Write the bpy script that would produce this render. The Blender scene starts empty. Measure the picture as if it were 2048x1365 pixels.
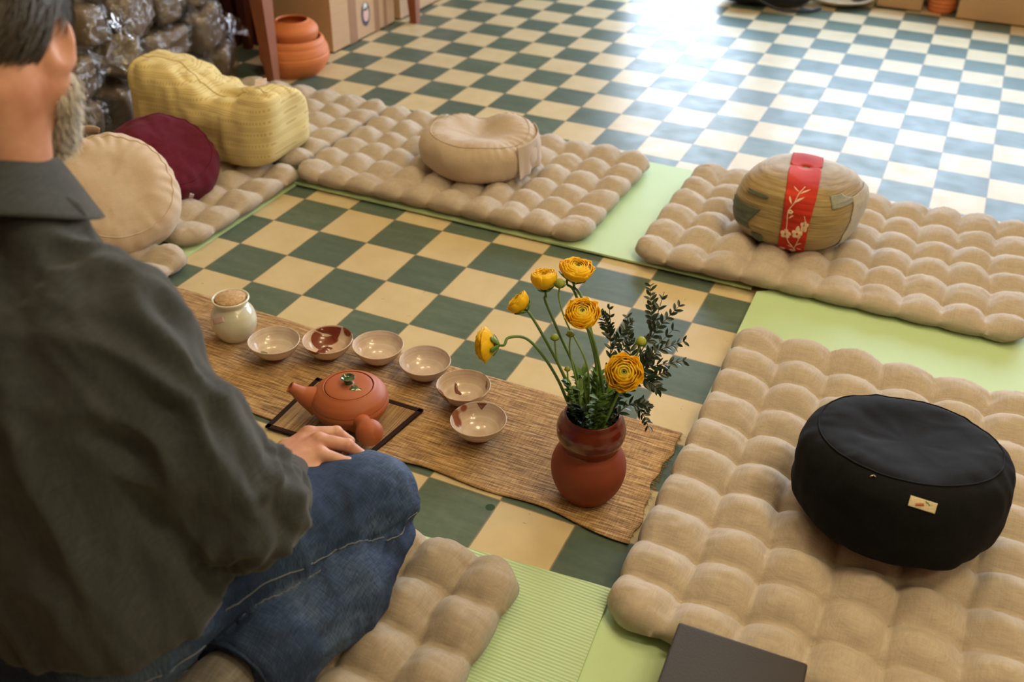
import bpy, bmesh, math, random
import numpy as np
from mathutils import Vector, Matrix
from mathutils.bvhtree import BVHTree
PI = math.pi
scene = bpy.context.scene
COL = scene.collection
rng = random.Random(7)

# ------------------------------------------------------------------ camera
cam_d = bpy.data.cameras.new('camera'); cam = bpy.data.objects.new('camera', cam_d); COL.objects.link(cam)
RX = Vector((0.9088131618649467, 0.4169586107083689, 0.014288239121219404))
RY = Vector((0.24385522097600848, -0.503101032088566, -0.829110356173508))
RZ = Vector((-0.33851627438541315, 0.7569906660372809, -0.5589023738620664))
M = Matrix.Identity(4)
for i in range(3):
    M[i][0] = RX[i]; M[i][1] = -RY[i]; M[i][2] = -RZ[i]
M.translation = Vector((1.41186, -1.80525, 1.36584))
cam.matrix_world = M
cam_d.sensor_width = 36.0; cam_d.lens = 35.001
cam_d.clip_start = 0.05
cam_d.dof.use_dof = True; cam_d.dof.focus_distance = 1.98; cam_d.dof.aperture_fstop = 3.2
scene.camera = cam

# ------------------------------------------------------------------ view, world, lights
vs = scene.view_settings
vs.view_transform = 'Standard'; vs.look = 'None'; vs.gamma = 1.0; vs.use_curve_mapping = False
vs.exposure = 0.14
world = bpy.data.worlds.new('world'); scene.world = world; world.use_nodes = True
wn = world.node_tree.nodes; wl = world.node_tree.links
bgn = wn['Background']
tc = wn.new('ShaderNodeTexCoord'); sp = wn.new('ShaderNodeSeparateXYZ'); rp = wn.new('ShaderNodeValToRGB')
wl.new(tc.outputs['Generated'], sp.inputs[0]); wl.new(sp.outputs['Z'], rp.inputs[0]); wl.new(rp.outputs[0], bgn.inputs['Color'])
rp.color_ramp.elements[0].position = 0.0; rp.color_ramp.elements[0].color = (0.55, 0.56, 0.58, 1)
rp.color_ramp.elements[1].position = 0.45; rp.color_ramp.elements[1].color = (0.50, 0.72, 1.0, 1)
e = rp.color_ramp.elements.new(0.12); e.color = (0.88, 0.92, 1.0, 1)
bgn.inputs['Strength'].default_value = 11.5

def area(name, loc, rot, sx, sy, power, col, portal=False):
    l = bpy.data.lights.new(name, 'AREA'); l.shape = 'RECTANGLE'; l.size = sx; l.size_y = sy
    l.energy = power; l.color = col
    o = bpy.data.objects.new(name, l); o.location = loc; o.rotation_euler = rot; COL.objects.link(o)
    if portal: l.cycles.is_portal = True
    return o
# daylight enters through the shop window and glazed door of the back wall
area('window_daylight_portal', (1.75, 3.80, 1.32), (-PI/2, 0, 0), 2.6, 1.9, 1, (1, 1, 1), True)
area('door_daylight_portal', (-0.02, 3.80, 1.15), (-PI/2, 0, 0), 0.8, 2.2, 1, (1, 1, 1), True)
def warm_point_light(name, loc, power, r=0.05, col=(1.0, 0.80, 0.47)):
    l = bpy.data.lights.new(name, 'POINT'); l.energy = power; l.color = col; l.shadow_soft_size = r
    o = bpy.data.objects.new(name, l); o.location = loc; COL.objects.link(o)
for k, (x, y, p) in enumerate([(0.1, 1.0, 30), (1.5, 0.4, 38), (2.4, -0.5, 44), (1.9, -0.7, 34), (-0.5, 0.6, 18), (2.9, -1.5, 34)]):  # ceiling lamps first, then unseen fill added for flowers, clay bags and vase front
    warm_point_light('ceiling_and_fill_light', (x, y, 2.55), p, 0.17)

# ------------------------------------------------------------------ helpers
def tag(o, label=None, cat=None, group=None, kind=None):
    if label: o['label'] = label
    if cat: o['category'] = cat
    if group: o['group'] = group
    if kind: o['kind'] = kind
    return o
def empty(name, loc=(0, 0, 0), rz=0.0, label=None, cat=None, group=None):
    o = bpy.data.objects.new(name, None); o.location = loc; o.rotation_euler = (0, 0, rz)
    o.empty_display_size = 0.05
    COL.objects.link(o); return tag(o, label, cat, group)
def mesh_obj(name, V, F, mat, parent=None, smooth=True, label=None):
    me = bpy.data.meshes.new(name)
    V = np.asarray(V, dtype=float)
    me.from_pydata([tuple(v) for v in V], [], [tuple(int(i) for i in f) for f in F])
    me.update()
    if smooth: me.polygons.foreach_set('use_smooth', [True]*len(me.polygons))
    if mat:
        for m in (mat if isinstance(mat, (list, tuple)) else [mat]): me.materials.append(m)
    o = bpy.data.objects.new(name, me); COL.objects.link(o)
    if parent: o.parent = parent
    if label: o['label'] = label
    return o
class MB:
    """collects verts and faces of one mesh"""
    def __init__(s): s.V = []; s.F = []; s.n = 0
    def add(s, V, F):
        V = np.asarray(V, float).reshape(-1, 3)
        s.V.append(V); s.F += [tuple(i+s.n for i in f) for f in F]; s.n += len(V); return s
    def build(s, name, mat, parent=None, smooth=True, label=None):
        return mesh_obj(name, np.concatenate(s.V), s.F, mat, parent, smooth, label)
def grid_faces(nu, nv, cu=False, cv=False, off=0):
    F = []
    for i in range(nu if cu else nu-1):
        for j in range(nv if cv else nv-1):
            a = i*nv+j; b = ((i+1) % nu)*nv+j; c = ((i+1) % nu)*nv+(j+1) % nv; d = i*nv+(j+1) % nv
            F.append((a+off, b+off, c+off, d+off))
    return F
def box(cx, cy, cz, sx, sy, sz, rot=None, bev=0.0):
    bm = bmesh.new(); bmesh.ops.create_cube(bm, size=1)
    for v in bm.verts: v.co = Vector((v.co.x*sx, v.co.y*sy, v.co.z*sz))
    if bev: bmesh.ops.bevel(bm, geom=bm.edges[:], offset=bev, segments=3, profile=0.6, affect='EDGES')
    R = rot if rot is not None else Matrix.Identity(3)
    V = [tuple(R @ v.co+Vector((cx, cy, cz))) for v in bm.verts]; bm.verts.index_update()
    F = [[v.index for v in f.verts] for f in bm.faces]; bm.free()
    return V, F
def lathe(prof, seg=48, c=(0, 0, 0), wob=0.0, seed=0):
    P = np.array(prof, float); th = np.linspace(0, 2*PI, seg, endpoint=False)
    V = []
    for t in th:
        w = 1+wob*math.sin(2*t+seed)+wob*.6*math.sin(3*t+seed*2.3)
        V.append(np.stack([P[:, 0]*math.cos(t)*w+c[0], P[:, 0]*math.sin(t)*w+c[1], P[:, 1]+c[2]], 1))
    return np.concatenate(V), grid_faces(seg, len(P), cu=True)
def spline(pts, n):
    """catmull-rom through pts, n samples"""
    P = np.array(pts, float); m = len(P)
    Q = np.concatenate([[2*P[0]-P[1]], P, [2*P[-1]-P[-2]]])
    t = np.linspace(0, m-1-1e-9, n); i = t.astype(int); f = (t-i)[:, None]
    a, b, c, d = Q[i], Q[i+1], Q[i+2], Q[i+3]
    return .5*((2*b)+(-a+c)*f+(2*a-5*b+4*c-d)*f*f+(-a+3*b-3*c+d)*f**3)
def tube(path, rad, seg=8, cap=True):
    P = np.asarray(path, float); n = len(P)
    r = np.broadcast_to(np.asarray(rad, float), (n,))
    T = np.gradient(P, axis=0); T /= np.linalg.norm(T, axis=1)[:, None]+1e-12
    u = np.cross(T[0], [0, 0, 1.]);
    if np.linalg.norm(u) < .1: u = np.cross(T[0], [1., 0, 0])
    u /= np.linalg.norm(u); V = []
    a = np.linspace(0, 2*PI, seg, endpoint=False)
    for i in range(n):
        u = u-T[i]*(u@T[i]); u /= np.linalg.norm(u); w = np.cross(T[i], u)
        V.append(P[i]+r[i]*(np.cos(a)[:, None]*u+np.sin(a)[:, None]*w))
    F = grid_faces(n, seg, cv=True)
    if cap: F += [tuple(range(seg)), tuple(range(n*seg-1, (n-1)*seg-1, -1))]
    return np.concatenate(V), F
def hash3(i, j, k, s):
    h = (i*374761393+j*668265263+k*2147483647+s*1274126177) & 0xffffffff
    h = ((h ^ (h >> 13))*1274126177) & 0xffffffff
    return ((h ^ (h >> 16)) & 0xffff)/65535.0
def vn(P, sc=1.0, seed=0):
    """value noise in -1..1"""
    P = np.asarray(P, float)*sc; I = np.floor(P).astype(np.int64); f = P-I; f = f*f*(3-2*f)
    r = 0
    for a in (0, 1):
        for b in (0, 1):
            for c in (0, 1):
                w = (f[..., 0] if a else 1-f[..., 0])*(f[..., 1] if b else 1-f[..., 1])*(f[..., 2] if c else 1-f[..., 2])
                r = r+w*hash3(I[..., 0]+a, I[..., 1]+b, I[..., 2]+c, seed)
    return r*2-1
def fbm(P, sc, seed=0, o=3):
    return sum(vn(P, sc*2**k, seed+k)*.5**k for k in range(o))
def sstep(a, b, x):
    t = np.clip((x-a)/(b-a), 0, 1); return t*t*(3-2*t)

# ---- surface nets on a signed distance function
def sdf_mesh(fn, lo, hi, h):
    lo = np.array(lo, float); hi = np.array(hi, float)
    n = np.ceil((hi-lo)/h).astype(int)+1
    xs = [lo[i]+h*np.arange(n[i]) for i in range(3)]
    D = np.empty(n, np.float32)
    for a in range(0, n[0], 24):
        G = np.stack(np.meshgrid(xs[0][a:a+24], xs[1], xs[2], indexing='ij'), -1)
        D[a:a+24] = fn(G)
    s = D < 0
    c = [(i, j, k) for i in (0, 1) for j in (0, 1) for k in (0, 1)]
    sl = lambda A, i, j, k: A[i:n[0]-1+i, j:n[1]-1+j, k:n[2]-1+k]
    cnt = sum(sl(s, *q).astype(np.int8) for q in c)
    act = (cnt > 0) & (cnt < 8)
    I = np.argwhere(act); idx = -np.ones(act.shape, np.int64); idx[act] = np.arange(len(I))
    acc = np.zeros((len(I), 3)); m = np.zeros(len(I))
    for q in c:
        for ax in range(3):
            if q[ax]: continue
            r = list(q); r[ax] = 1
            d0 = D[I[:, 0]+q[0], I[:, 1]+q[1], I[:, 2]+q[2]]; d1 = D[I[:, 0]+r[0], I[:, 1]+r[1], I[:, 2]+r[2]]
            x = (d0 < 0) != (d1 < 0)
            t = np.where(x, d0/np.where(x, d0-d1, 1), 0)
            p = np.tile(np.array(q, float), (len(I), 1)); p[:, ax] = t
            acc += p*x[:, None]; m += x
    V = lo+(I+acc/m[:, None])*h
    F = []
    for ax in range(3):
        b, e_ = (ax+1) % 3, (ax+2) % 3
        d0 = s; sh = [slice(None)]*3; sh2 = [slice(None)]*3
        sh[ax] = slice(0, n[ax]-1); sh2[ax] = slice(1, n[ax])
        ch = s[tuple(sh)] != s[tuple(sh2)]
        E = np.argwhere(ch)
        ok = (E[:, b] > 0) & (E[:, e_] > 0) & (E[:, b] < n[b]-1) & (E[:, e_] < n[e_]-1)
        E = E[ok]
        ins = s[E[:, 0], E[:, 1], E[:, 2]]
        def g(db, de):
            Q = E.copy(); Q[:, b] -= db; Q[:, e_] -= de
            return idx[Q[:, 0], Q[:, 1], Q[:, 2]]
        q = np.stack([g(1, 1), g(0, 1), g(0, 0), g(1, 0)], 1)
        q[~ins] = q[~ins][:, ::-1]
        F.append(q)
    return V, np.concatenate(F)
def smin(a, b, k):
    h = np.clip(.5+.5*(b-a)/k, 0, 1)
    return b*(1-h)+a*h-k*h*(1-h)
def rcone(P, a, b, ra, rb):
    a = np.array(a, float); b = np.array(b, float); ba = b-a
    t = np.clip(((P-a)@ba)/(ba@ba), 0, 1)
    return np.linalg.norm(P-(a+t[..., None]*ba), axis=-1)-(ra+(rb-ra)*t)
def ell(P, c, r, R=None):
    q = P-np.array(c, float)
    if R is not None: q = q@np.array(R)
    r = np.array(r, float); k0 = np.linalg.norm(q/r, axis=-1); k1 = np.linalg.norm(q/(r*r), axis=-1)
    return k0*(k0-1)/(k1+1e-9)
def chain(P, pts, rad, k=0.01):
    d = None
    for i in range(len(pts)-1):
        x = rcone(P, pts[i], pts[i+1], rad[i], rad[i+1]); d = x if d is None else smin(d, x, k)
    return d

# ------------------------------------------------------------------ materials
def new_mat(name):
    m = bpy.data.materials.new(name); m.use_nodes = True
    nt = m.node_tree; b = nt.nodes['Principled BSDF']
    return m, nt, b
def N(nt, t, **kw):
    n = nt.nodes.new(t)
    for k, v in kw.items(): setattr(n, k, v)
    return n
def math_n(nt, op, a, b=None, c=None):
    n = N(nt, 'ShaderNodeMath', operation=op)
    for i, v in enumerate((a, b, c)):
        if v is None: continue
        if isinstance(v, (int, float)): n.inputs[i].default_value = v
        else: nt.links.new(v, n.inputs[i])
    return n.outputs[0]
def mix_c(nt, fac, a, b, typ='MIX'):
    n = N(nt, 'ShaderNodeMix', data_type='RGBA', blend_type=typ)
    for s, v in ((n.inputs[0], fac), (n.inputs[6], a), (n.inputs[7], b)):
        if isinstance(v, (int, float)): s.default_value = v
        elif isinstance(v, tuple): s.default_value = (*v[:3], 1)
        else: nt.links.new(v, s)
    return n.outputs[2]
def coords(nt, scale=(1, 1, 1), rot=(0, 0, 0), src='Object'):
    t = N(nt, 'ShaderNodeTexCoord'); m = N(nt, 'ShaderNodeMapping')
    m.inputs['Scale'].default_value = scale; m.inputs['Rotation'].default_value = rot
    nt.links.new(t.outputs[src], m.inputs[0]); return m.outputs[0]
def noise(nt, vec, sc, det=3, rough=.5):
    n = N(nt, 'ShaderNodeTexNoise'); n.inputs['Scale'].default_value = sc; n.inputs['Detail'].default_value = det
    n.inputs['Roughness'].default_value = rough
    if vec is not None: nt.links.new(vec, n.inputs['Vector'])
    return n.outputs['Fac']
def ramp(nt, fac, stops):
    r = N(nt, 'ShaderNodeValToRGB'); cr = r.color_ramp
    while len(cr.elements) > 1: cr.elements.remove(cr.elements[-1])
    cr.elements[0].position = stops[0][0]; cr.elements[0].color = (*stops[0][1], 1)
    for p, c in stops[1:]: cr.elements.new(p).color = (*c, 1)
    nt.links.new(fac, r.inputs[0]); return r.outputs[0]
def bump(nt, b, h, strength=.3, dist=.002):
    n = N(nt, 'ShaderNodeBump'); n.inputs['Strength'].default_value = strength; n.inputs['Distance'].default_value = dist
    nt.links.new(h, n.inputs['Height']); nt.links.new(n.outputs[0], b.inputs['Normal'])
def plain(name, col, rough=.5, var=.12, nsc=30, bmp=0.0, bsc=200, metal=0, spec=.5, coat=0):
    m, nt, b = new_mat(name); co = coords(nt)
    f = noise(nt, co, nsc, 4)
    c = mix_c(nt, f, tuple(x*(1-var) for x in col), tuple(min(1, x*(1+var)) for x in col))
    nt.links.new(c, b.inputs['Base Color']); b.inputs['Roughness'].default_value = rough
    b.inputs['Metallic'].default_value = metal; b.inputs['Specular IOR Level'].default_value = spec
    b.inputs['Coat Weight'].default_value = coat
    if bmp: bump(nt, b, noise(nt, co, bsc, 3), bmp, .002)
    return m
def woven(name, col, var=.18, thread=420, sheen=.15, bmp=.35, rough=.9, slub=1.0, rot=0.0, dark=.75, spec=.2):
    """plain-weave cloth: fine warp and weft streaks, slubs"""
    m, nt, b = new_mat(name)
    cu = coords(nt, (thread, thread*.06, thread*.06), (0, 0, rot)); cv = coords(nt, (thread*.06, thread, thread*.06), (0, 0, rot)); cz = coords(nt, (thread*.08, thread*.08, thread), (0, 0, rot))
    a = noise(nt, cu, 1, 2); c_ = noise(nt, cv, 1, 2); z = noise(nt, cz, 1, 1)
    s = math_n(nt, 'MULTIPLY', math_n(nt, 'ADD', math_n(nt, 'ADD', a, c_), z), .3333)
    big = noise(nt, coords(nt), 9, 3)
    f = math_n(nt, 'MULTIPLY_ADD', math_n(nt, 'SUBTRACT', s, .5), 3.2*slub, .5)
    c1 = mix_c(nt, f, tuple(x*dark for x in col), tuple(min(1, x*(1+var)) for x in col))
    c2 = mix_c(nt, math_n(nt, 'MULTIPLY', big, .25), c1, tuple(x*.8 for x in col))
    nt.links.new(c2, b.inputs['Base Color']); b.inputs['Roughness'].default_value = rough
    b.inputs['Specular IOR Level'].default_value = spec
    b.inputs['Sheen Weight'].default_value = sheen; b.inputs['Sheen Roughness'].default_value = .5
    bump(nt, b, s, bmp, .0015)
    return m

T = 0.16
# floor: cement tiles, green and cream chequer
mf, nt, b = new_mat('cement_tiles')
co = coords(nt); sx = N(nt, 'ShaderNodeSeparateXYZ'); nt.links.new(co, sx.inputs[0])
wob = math_n(nt, 'MULTIPLY', math_n(nt, 'SUBTRACT', noise(nt, co, 25, 4), .5), .014)
X = math_n(nt, 'ADD', math_n(nt, 'DIVIDE', sx.outputs[0], T), wob); Y = math_n(nt, 'ADD', math_n(nt, 'DIVIDE', sx.outputs[1], T), wob)
ix = math_n(nt, 'FLOOR', X); iy = math_n(nt, 'FLOOR', Y)
par = math_n(nt, 'FLOORED_MODULO', math_n(nt, 'ADD', ix, iy), 2.0)
par = math_n(nt, 'GREATER_THAN', par, .5)
def edge(v):
    f = math_n(nt, 'FRACT', v); return math_n(nt, 'MINIMUM', f, math_n(nt, 'SUBTRACT', 1.0, f))
ed = math_n(nt, 'MINIMUM', edge(X), edge(Y))
cmb = N(nt, 'ShaderNodeCombineXYZ'); nt.links.new(ix, cmb.inputs[0]); nt.links.new(iy, cmb.inputs[1])
wnz = N(nt, 'ShaderNodeTexWhiteNoise'); nt.links.new(cmb.outputs[0], wnz.inputs[0]); tv = wnz.outputs['Value']
str_ = noise(nt, coords(nt, (3, 14, 1), (0, 0, .35)), 2.2, 6, .6); fine = noise(nt, co, 60, 5, .6)
gcol = ramp(nt, math_n(nt, 'ADD', math_n(nt, 'MULTIPLY', str_, .7), math_n(nt, 'MULTIPLY', fine, .3)), [(.3, (.080, .120, .088)), (.52, (.112, .155, .118)), (.75, (.155, .205, .165))])
gcol = mix_c(nt, math_n(nt, 'MULTIPLY', tv, .45), gcol, (.075, .110, .105))
ccol = ramp(nt, noise(nt, co, 9, 5, .6), [(.25, (.54, .435, .25)), (.5, (.61, .50, .30)), (.8, (.66, .56, .355))])
ccol = mix_c(nt, math_n(nt, 'MULTIPLY', tv, .35), ccol, (.61, .50, .32))
spk = math_n(nt, 'GREATER_THAN', noise(nt, co, 42, 2), .735)
ccol = mix_c(nt, math_n(nt, 'MULTIPLY', spk, .4), ccol, (.25, .18, .10))
tile = mix_c(nt, par, gcol, ccol)
gr = math_n(nt, 'LESS_THAN', ed, .011)
tile = mix_c(nt, math_n(nt, 'MULTIPLY', gr, .75), tile, (.22, .185, .14))
# a round dark green spot of paint on one tile
dx = math_n(nt, 'SUBTRACT', sx.outputs[0], .790); dy = math_n(nt, 'SUBTRACT', sx.outputs[1], -.506)
rr = math_n(nt, 'SQRT', math_n(nt, 'ADD', math_n(nt, 'MULTIPLY', dx, dx), math_n(nt, 'MULTIPLY', dy, dy)))
tile = mix_c(nt, math_n(nt, 'MULTIPLY', math_n(nt, 'LESS_THAN', rr, .0095), .85), tile, (.015, .05, .02))
nt.links.new(tile, b.inputs['Base Color'])
rg = N(nt, 'ShaderNodeMapRange'); rg.inputs[1].default_value = .3; rg.inputs[2].default_value = .7; rg.inputs[3].default_value = .30; rg.inputs[4].default_value = .42; b.inputs['Specular IOR Level'].default_value = .14
nt.links.new(noise(nt, co, 14, 4), rg.inputs[0]); nt.links.new(rg.outputs[0], b.inputs['Roughness'])
hh = math_n(nt, 'ADD', math_n(nt, 'MULTIPLY', math_n(nt, 'MINIMUM', ed, .02), 25), math_n(nt, 'MULTIPLY', fine, .12))
bump(nt, b, hh, .25, .001)
M_floor = mf

M_zab = woven('linen_cushion', (.50, .425, .345), thread=520, slub=.65)
M_zab2 = woven('linen_cushion_brown', (.42, .355, .285), thread=520, slub=.65)
M_zafu = woven('beige_canvas', (.53, .425, .325), thread=700, bmp=.15, slub=.4)
M_zafu_l = woven('pale_canvas', (.62, .495, .38), thread=700, bmp=.12, slub=.35)
M_maroon = woven('maroon_cotton', (.115, .010, .027), thread=700, bmp=.2, sheen=.05)
M_black = woven('black_cotton', (.0045, .0050, .0070), thread=600, bmp=.25, sheen=.0, var=.5)
M_brass_txt = plain('orange_print', (.75, .22, .08), .7)
M_leafmark = plain('green_print', (.10, .38, .08), .7)
M_tag = woven('woven_label', (.70, .60, .42), thread=900, bmp=.15, sheen=0)
M_tagw = woven('white_label', (.72, .62, .60), thread=900, bmp=.15, sheen=0)
M_thread = plain('tuft_thread', (.50, .38, .21), .9)

def mat_green(name, ribs, col=(.50, .70, .41), stain=(.54, .67, .33)):
    m, nt, b = new_mat(name); co = coords(nt); s = N(nt, 'ShaderNodeSeparateXYZ'); nt.links.new(co, s.inputs[0])
    st = noise(nt, co, 3.5, 4, .6)
    c = mix_c(nt, math_n(nt, 'MULTIPLY', st, .5), col, stain)
    fn_ = noise(nt, co, 300, 2)
    c = mix_c(nt, math_n(nt, 'MULTIPLY', fn_, .25), c, tuple(x*.8 for x in col))
    if ribs:
        ph = math_n(nt, 'MULTIPLY', s.outputs[1], 2*PI/ribs)
        w = math_n(nt, 'MULTIPLY_ADD', math_n(nt, 'SINE', ph), .5, .5)
        c = mix_c(nt, math_n(nt, 'MULTIPLY', math_n(nt, 'POWER', w, 2), .30), c, tuple(x*.62 for x in col))
        h = math_n(nt, 'SUBTRACT', 1.0, w); bump(nt, b, h, .8, .0012)
    else:
        bump(nt, b, fn_, .4, .0006)
    nt.links.new(c, b.inputs['Base Color']); b.inputs['Roughness'].default_value = .6
    return m
M_yoga = mat_green('green_foam', 0)
M_yoga_old = mat_green('worn_green_foam', 0.0034, (.38, .50, .15), (.40, .36, .12))
M_yoga_rib = mat_green('ribbed_green_foam', 0.0068)

# terracotta and glazes
def clay(name, col, rough=.55, rings=90, strength=.35):
    m, nt, b = new_mat(name); co = coords(nt); s = N(nt, 'ShaderNodeSeparateXYZ'); nt.links.new(co, s.inputs[0])
    n1 = noise(nt, co, 14, 4); n2 = noise(nt, coords(nt, (4, 4, rings)), 1, 3)
    c = mix_c(nt, math_n(nt, 'ADD', math_n(nt, 'MULTIPLY', n1, .6), math_n(nt, 'MULTIPLY', n2, .4)), tuple(x*.75 for x in col), tuple(min(1, x*1.25) for x in col))
    nt.links.new(c, b.inputs['Base Color']); b.inputs['Roughness'].default_value = rough
    bump(nt, b, n2, strength, .0015)
    return m
M_terra = clay('terracotta', (.40, .105, .032))
M_terra_far = clay('bright_terracotta', (.60, .18, .055), .6, 60)
M_vase = clay('dark_terracotta', (.235, .042, .014), .6, 110, .25)
def glazed(name, c0, c1, drip=None, thr=.5, seed=0, rough=.16, coat=.6, dsc=14):
    m, nt, b = new_mat(name); co = coords(nt)
    mp = N(nt, 'ShaderNodeVectorMath', operation='ADD'); nt.links.new(co, mp.inputs[0]); mp.inputs[1].default_value = (seed*1.7, seed*.9, seed*.37)
    n2 = noise(nt, coords(nt, (3, 3, 160)), 1, 3); n1 = noise(nt, mp.outputs[0], 22, 4)
    fr_ = math_n(nt, 'MULTIPLY_ADD', math_n(nt, 'SUBTRACT', math_n(nt, 'ADD', math_n(nt, 'MULTIPLY', n1, .45), math_n(nt, 'MULTIPLY', n2, .55)), .5), 2.4, .5)
    fr_ = math_n(nt, 'MINIMUM', math_n(nt, 'MAXIMUM', fr_, 0.0), 1.0)
    c = mix_c(nt, fr_, c0, c1)
    if drip:
        d = noise(nt, mp.outputs[0], dsc, 1.5, .4)
        dm = N(nt, 'ShaderNodeMapRange'); dm.inputs[1].default_value = thr; dm.inputs[2].default_value = thr+.025
        nt.links.new(d, dm.inputs[0]); c = mix_c(nt, dm.outputs[0], c, drip)
    nt.links.new(c, b.inputs['Base Color']); b.inputs['Roughness'].default_value = rough
    b.inputs['Coat Weight'].default_value = coat; b.inputs['Coat Roughness'].default_value = .08
    bump(nt, b, n2, .3, .0015)
    return m
M_vase_glaze = glazed('dark_red_glaze', (.085, .008, .003), (.15, .020, .006), rough=.25, coat=.35)
M_jar = glazed('celadon_white_glaze', (.62, .62, .50), (.72, .72, .62), rough=.2)
M_greenglaze = glazed('green_glaze', (.012, .045, .014), (.03, .085, .025), drip=(.45, .42, .26), thr=.6, rough=.12, coat=1)
def cork_mat():
    m, nt, b = new_mat('cork'); co = coords(nt)
    v = N(nt, 'ShaderNodeTexVoronoi'); v.inputs['Scale'].default_value = 260; nt.links.new(co, v.inputs[0])
    c = ramp(nt, noise(nt, co, 90, 5, .7), [(.3, (.36, .22, .11)), (.5, (.60, .41, .23)), (.7, (.70, .50, .30))])
    c = mix_c(nt, math_n(nt, 'MULTIPLY', v.outputs['Distance'], .5), c, (.30, .17, .08))
    nt.links.new(c, b.inputs['Base Color']); b.inputs['Roughness'].default_value = .9; bump(nt, b, noise(nt, co, 150, 4), .5, .001)
    return m
M_cork = cork_mat()

# ------------------------------------------------------------------ room shell
def slab(name, lo, hi, m, kind='structure', bev=0):
    c = [(a+b_)/2 for a, b_ in zip(lo, hi)]; s = [b_-a for a, b_ in zip(lo, hi)]
    V, F = box(*c, *s, bev=bev); o = mesh_obj(name, V, F, m, None, False); o['kind'] = kind; return o
M_wall = plain('plaster_wall', (.42, .33, .23), .9, .08, 3, .2, 60)
M_ceil = plain('ceiling_paint', (.32, .28, .22), .9, .04, 3)
M_oldwood = plain('brown_boards', (.17, .07, .025), .6, .35, 6, .3, 40)
XL, XR, YF, YB, ZC = -1.62, 4.6, -3.6, 3.78, 3.0
slab('floor', (XL-.1, YF-.1, -.08), (XR+.1, YB+.1, 0), M_floor)
slab('ceiling', (XL-.1, YF-.1, ZC), (XR+.1, YB+.1, ZC+.1), M_ceil)
slab('wall_left', (XL-.1, YF-.1, 0), (XL, YB+.1, ZC), M_wall)
slab('wall_right', (XR, YF-.1, 0), (XR+.1, YB+.1, ZC), M_wall)
slab('wall_front', (XL, YF-.1, 0), (XR, YF, ZC), M_oldwood)
# back wall with an opening for the glazed door and one for the shop window
bw = MB()
for lo, hi in [((XL, YB, 0), (-.45, YB+.1, ZC)), ((.41, YB, 0), (.45, YB+.1, ZC)), ((3.05, YB, 0), (XR, YB+.1, ZC)),
               ((.45, YB, 0), (3.05, YB+.1, .37)), ((.45, YB, 2.27), (3.05, YB+.1, ZC)), ((-.45, YB, 2.25), (.41, YB+.1, ZC))]:
    bw.add(*box(*[(a+b_)/2 for a, b_ in zip(lo, hi)], *[b_-a for a, b_ in zip(lo, hi)]))
o = bw.build('wall_back', M_wall, None, False); o['kind'] = 'structure'
M_frame = plain('painted_frame', (.20, .10, .05), .5)
def window_frame(name, x0, x1, z0, z1, nm):
    m = MB()
    w = .05
    m.add(*box((x0+x1)/2, YB+.05, z0+w/2, x1-x0, .07, w)); m.add(*box((x0+x1)/2, YB+.05, z1-w/2, x1-x0, .07, w))
    for k in range(nm+1):
        x = x0+w/2+(x1-x0-w)*k/nm; m.add(*box(x, YB+.05, (z0+z1)/2, w, .07, z1-z0-2*w))
    o = m.build(name, M_frame, None, False); o['kind'] = 'structure'; return o
window_frame('window_1', .45, 3.05, .37, 2.27, 2)
window_frame('door_1', -.45, .41, 0.0, 2.25, 1)
slab('sky_light_blocker', (-.7, YB+.12, 2.30), (3.4, YB+.9, 2.34), M_frame)   # unseen awning slab, added outside to cut steep sky light
slab('trim_1', (.45, YB-.06, .35), (3.05, YB, .385), M_frame)
# ------------------------------------------------------------------ yoga mats
def yoga_mat(pts, z, mat, label, group='green foam mats on the tiles'):
    # pts: four corners, counter-clockwise
    P = np.array(pts, float); n = 40; V = []
    for zz in (z, z+.0045):
        for i in range(n+1):
            for j in range(n+1):
                u, v = i/n, j/n
                p = P[0]*(1-u)*(1-v)+P[1]*u*(1-v)+P[2]*u*v+P[3]*(1-u)*v
                V.append((p[0], p[1], zz+(.0012*vn(np.array([p[0], p[1], 0.]), 6, 3)+.0012 if zz > z else 0)))
    m = (n+1)**2
    F = [tuple(reversed(f)) for f in grid_faces(n+1, n+1)]+grid_faces(n+1, n+1, off=m)
    b_ = [i*(n+1) for i in range(n+1)]+[n*(n+1)+j for j in range(1, n+1)]+[i*(n+1)+n for i in range(n-1, -1, -1)]+[j for j in range(n-1, 0, -1)]
    for a, c in zip(b_, b_[1:]+b_[:1]): F.append((a, c, c+m, a+m))
    o = mesh_obj('yoga_mat', V, F, mat, None, True)
    md = o.modifiers.new('edges', 'EDGE_SPLIT'); md.split_angle = .8
    return tag(o, label, 'mat', group)
yoga_mat([(-1.08, -.62), (-.402, -.60), (-.398, .545), (-1.08, .545)], .0008, M_yoga, 'pale green foam mat along the left, mostly hidden under the beige and maroon cushions')
yoga_mat([(-1.02, .548), (1.06, .534), (1.06, 1.19), (-1.02, 1.24)], .0062, M_yoga, 'pale green foam mat showing between the two tufted pads farthest from the camera')
yoga_mat([(1.098, -1.45), (1.775, -1.45), (1.775, 1.0), (1.078, .514)], .0125, M_yoga, 'pale green foam mat at the right under the pad with the black cushion')
yoga_mat([(.20, -1.35), (1.135, -1.33), (1.085, -.622), (.20, -.690)], .0182, M_yoga_rib, 'finely ribbed light green mat in the foreground beside the kneeling man')

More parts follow.
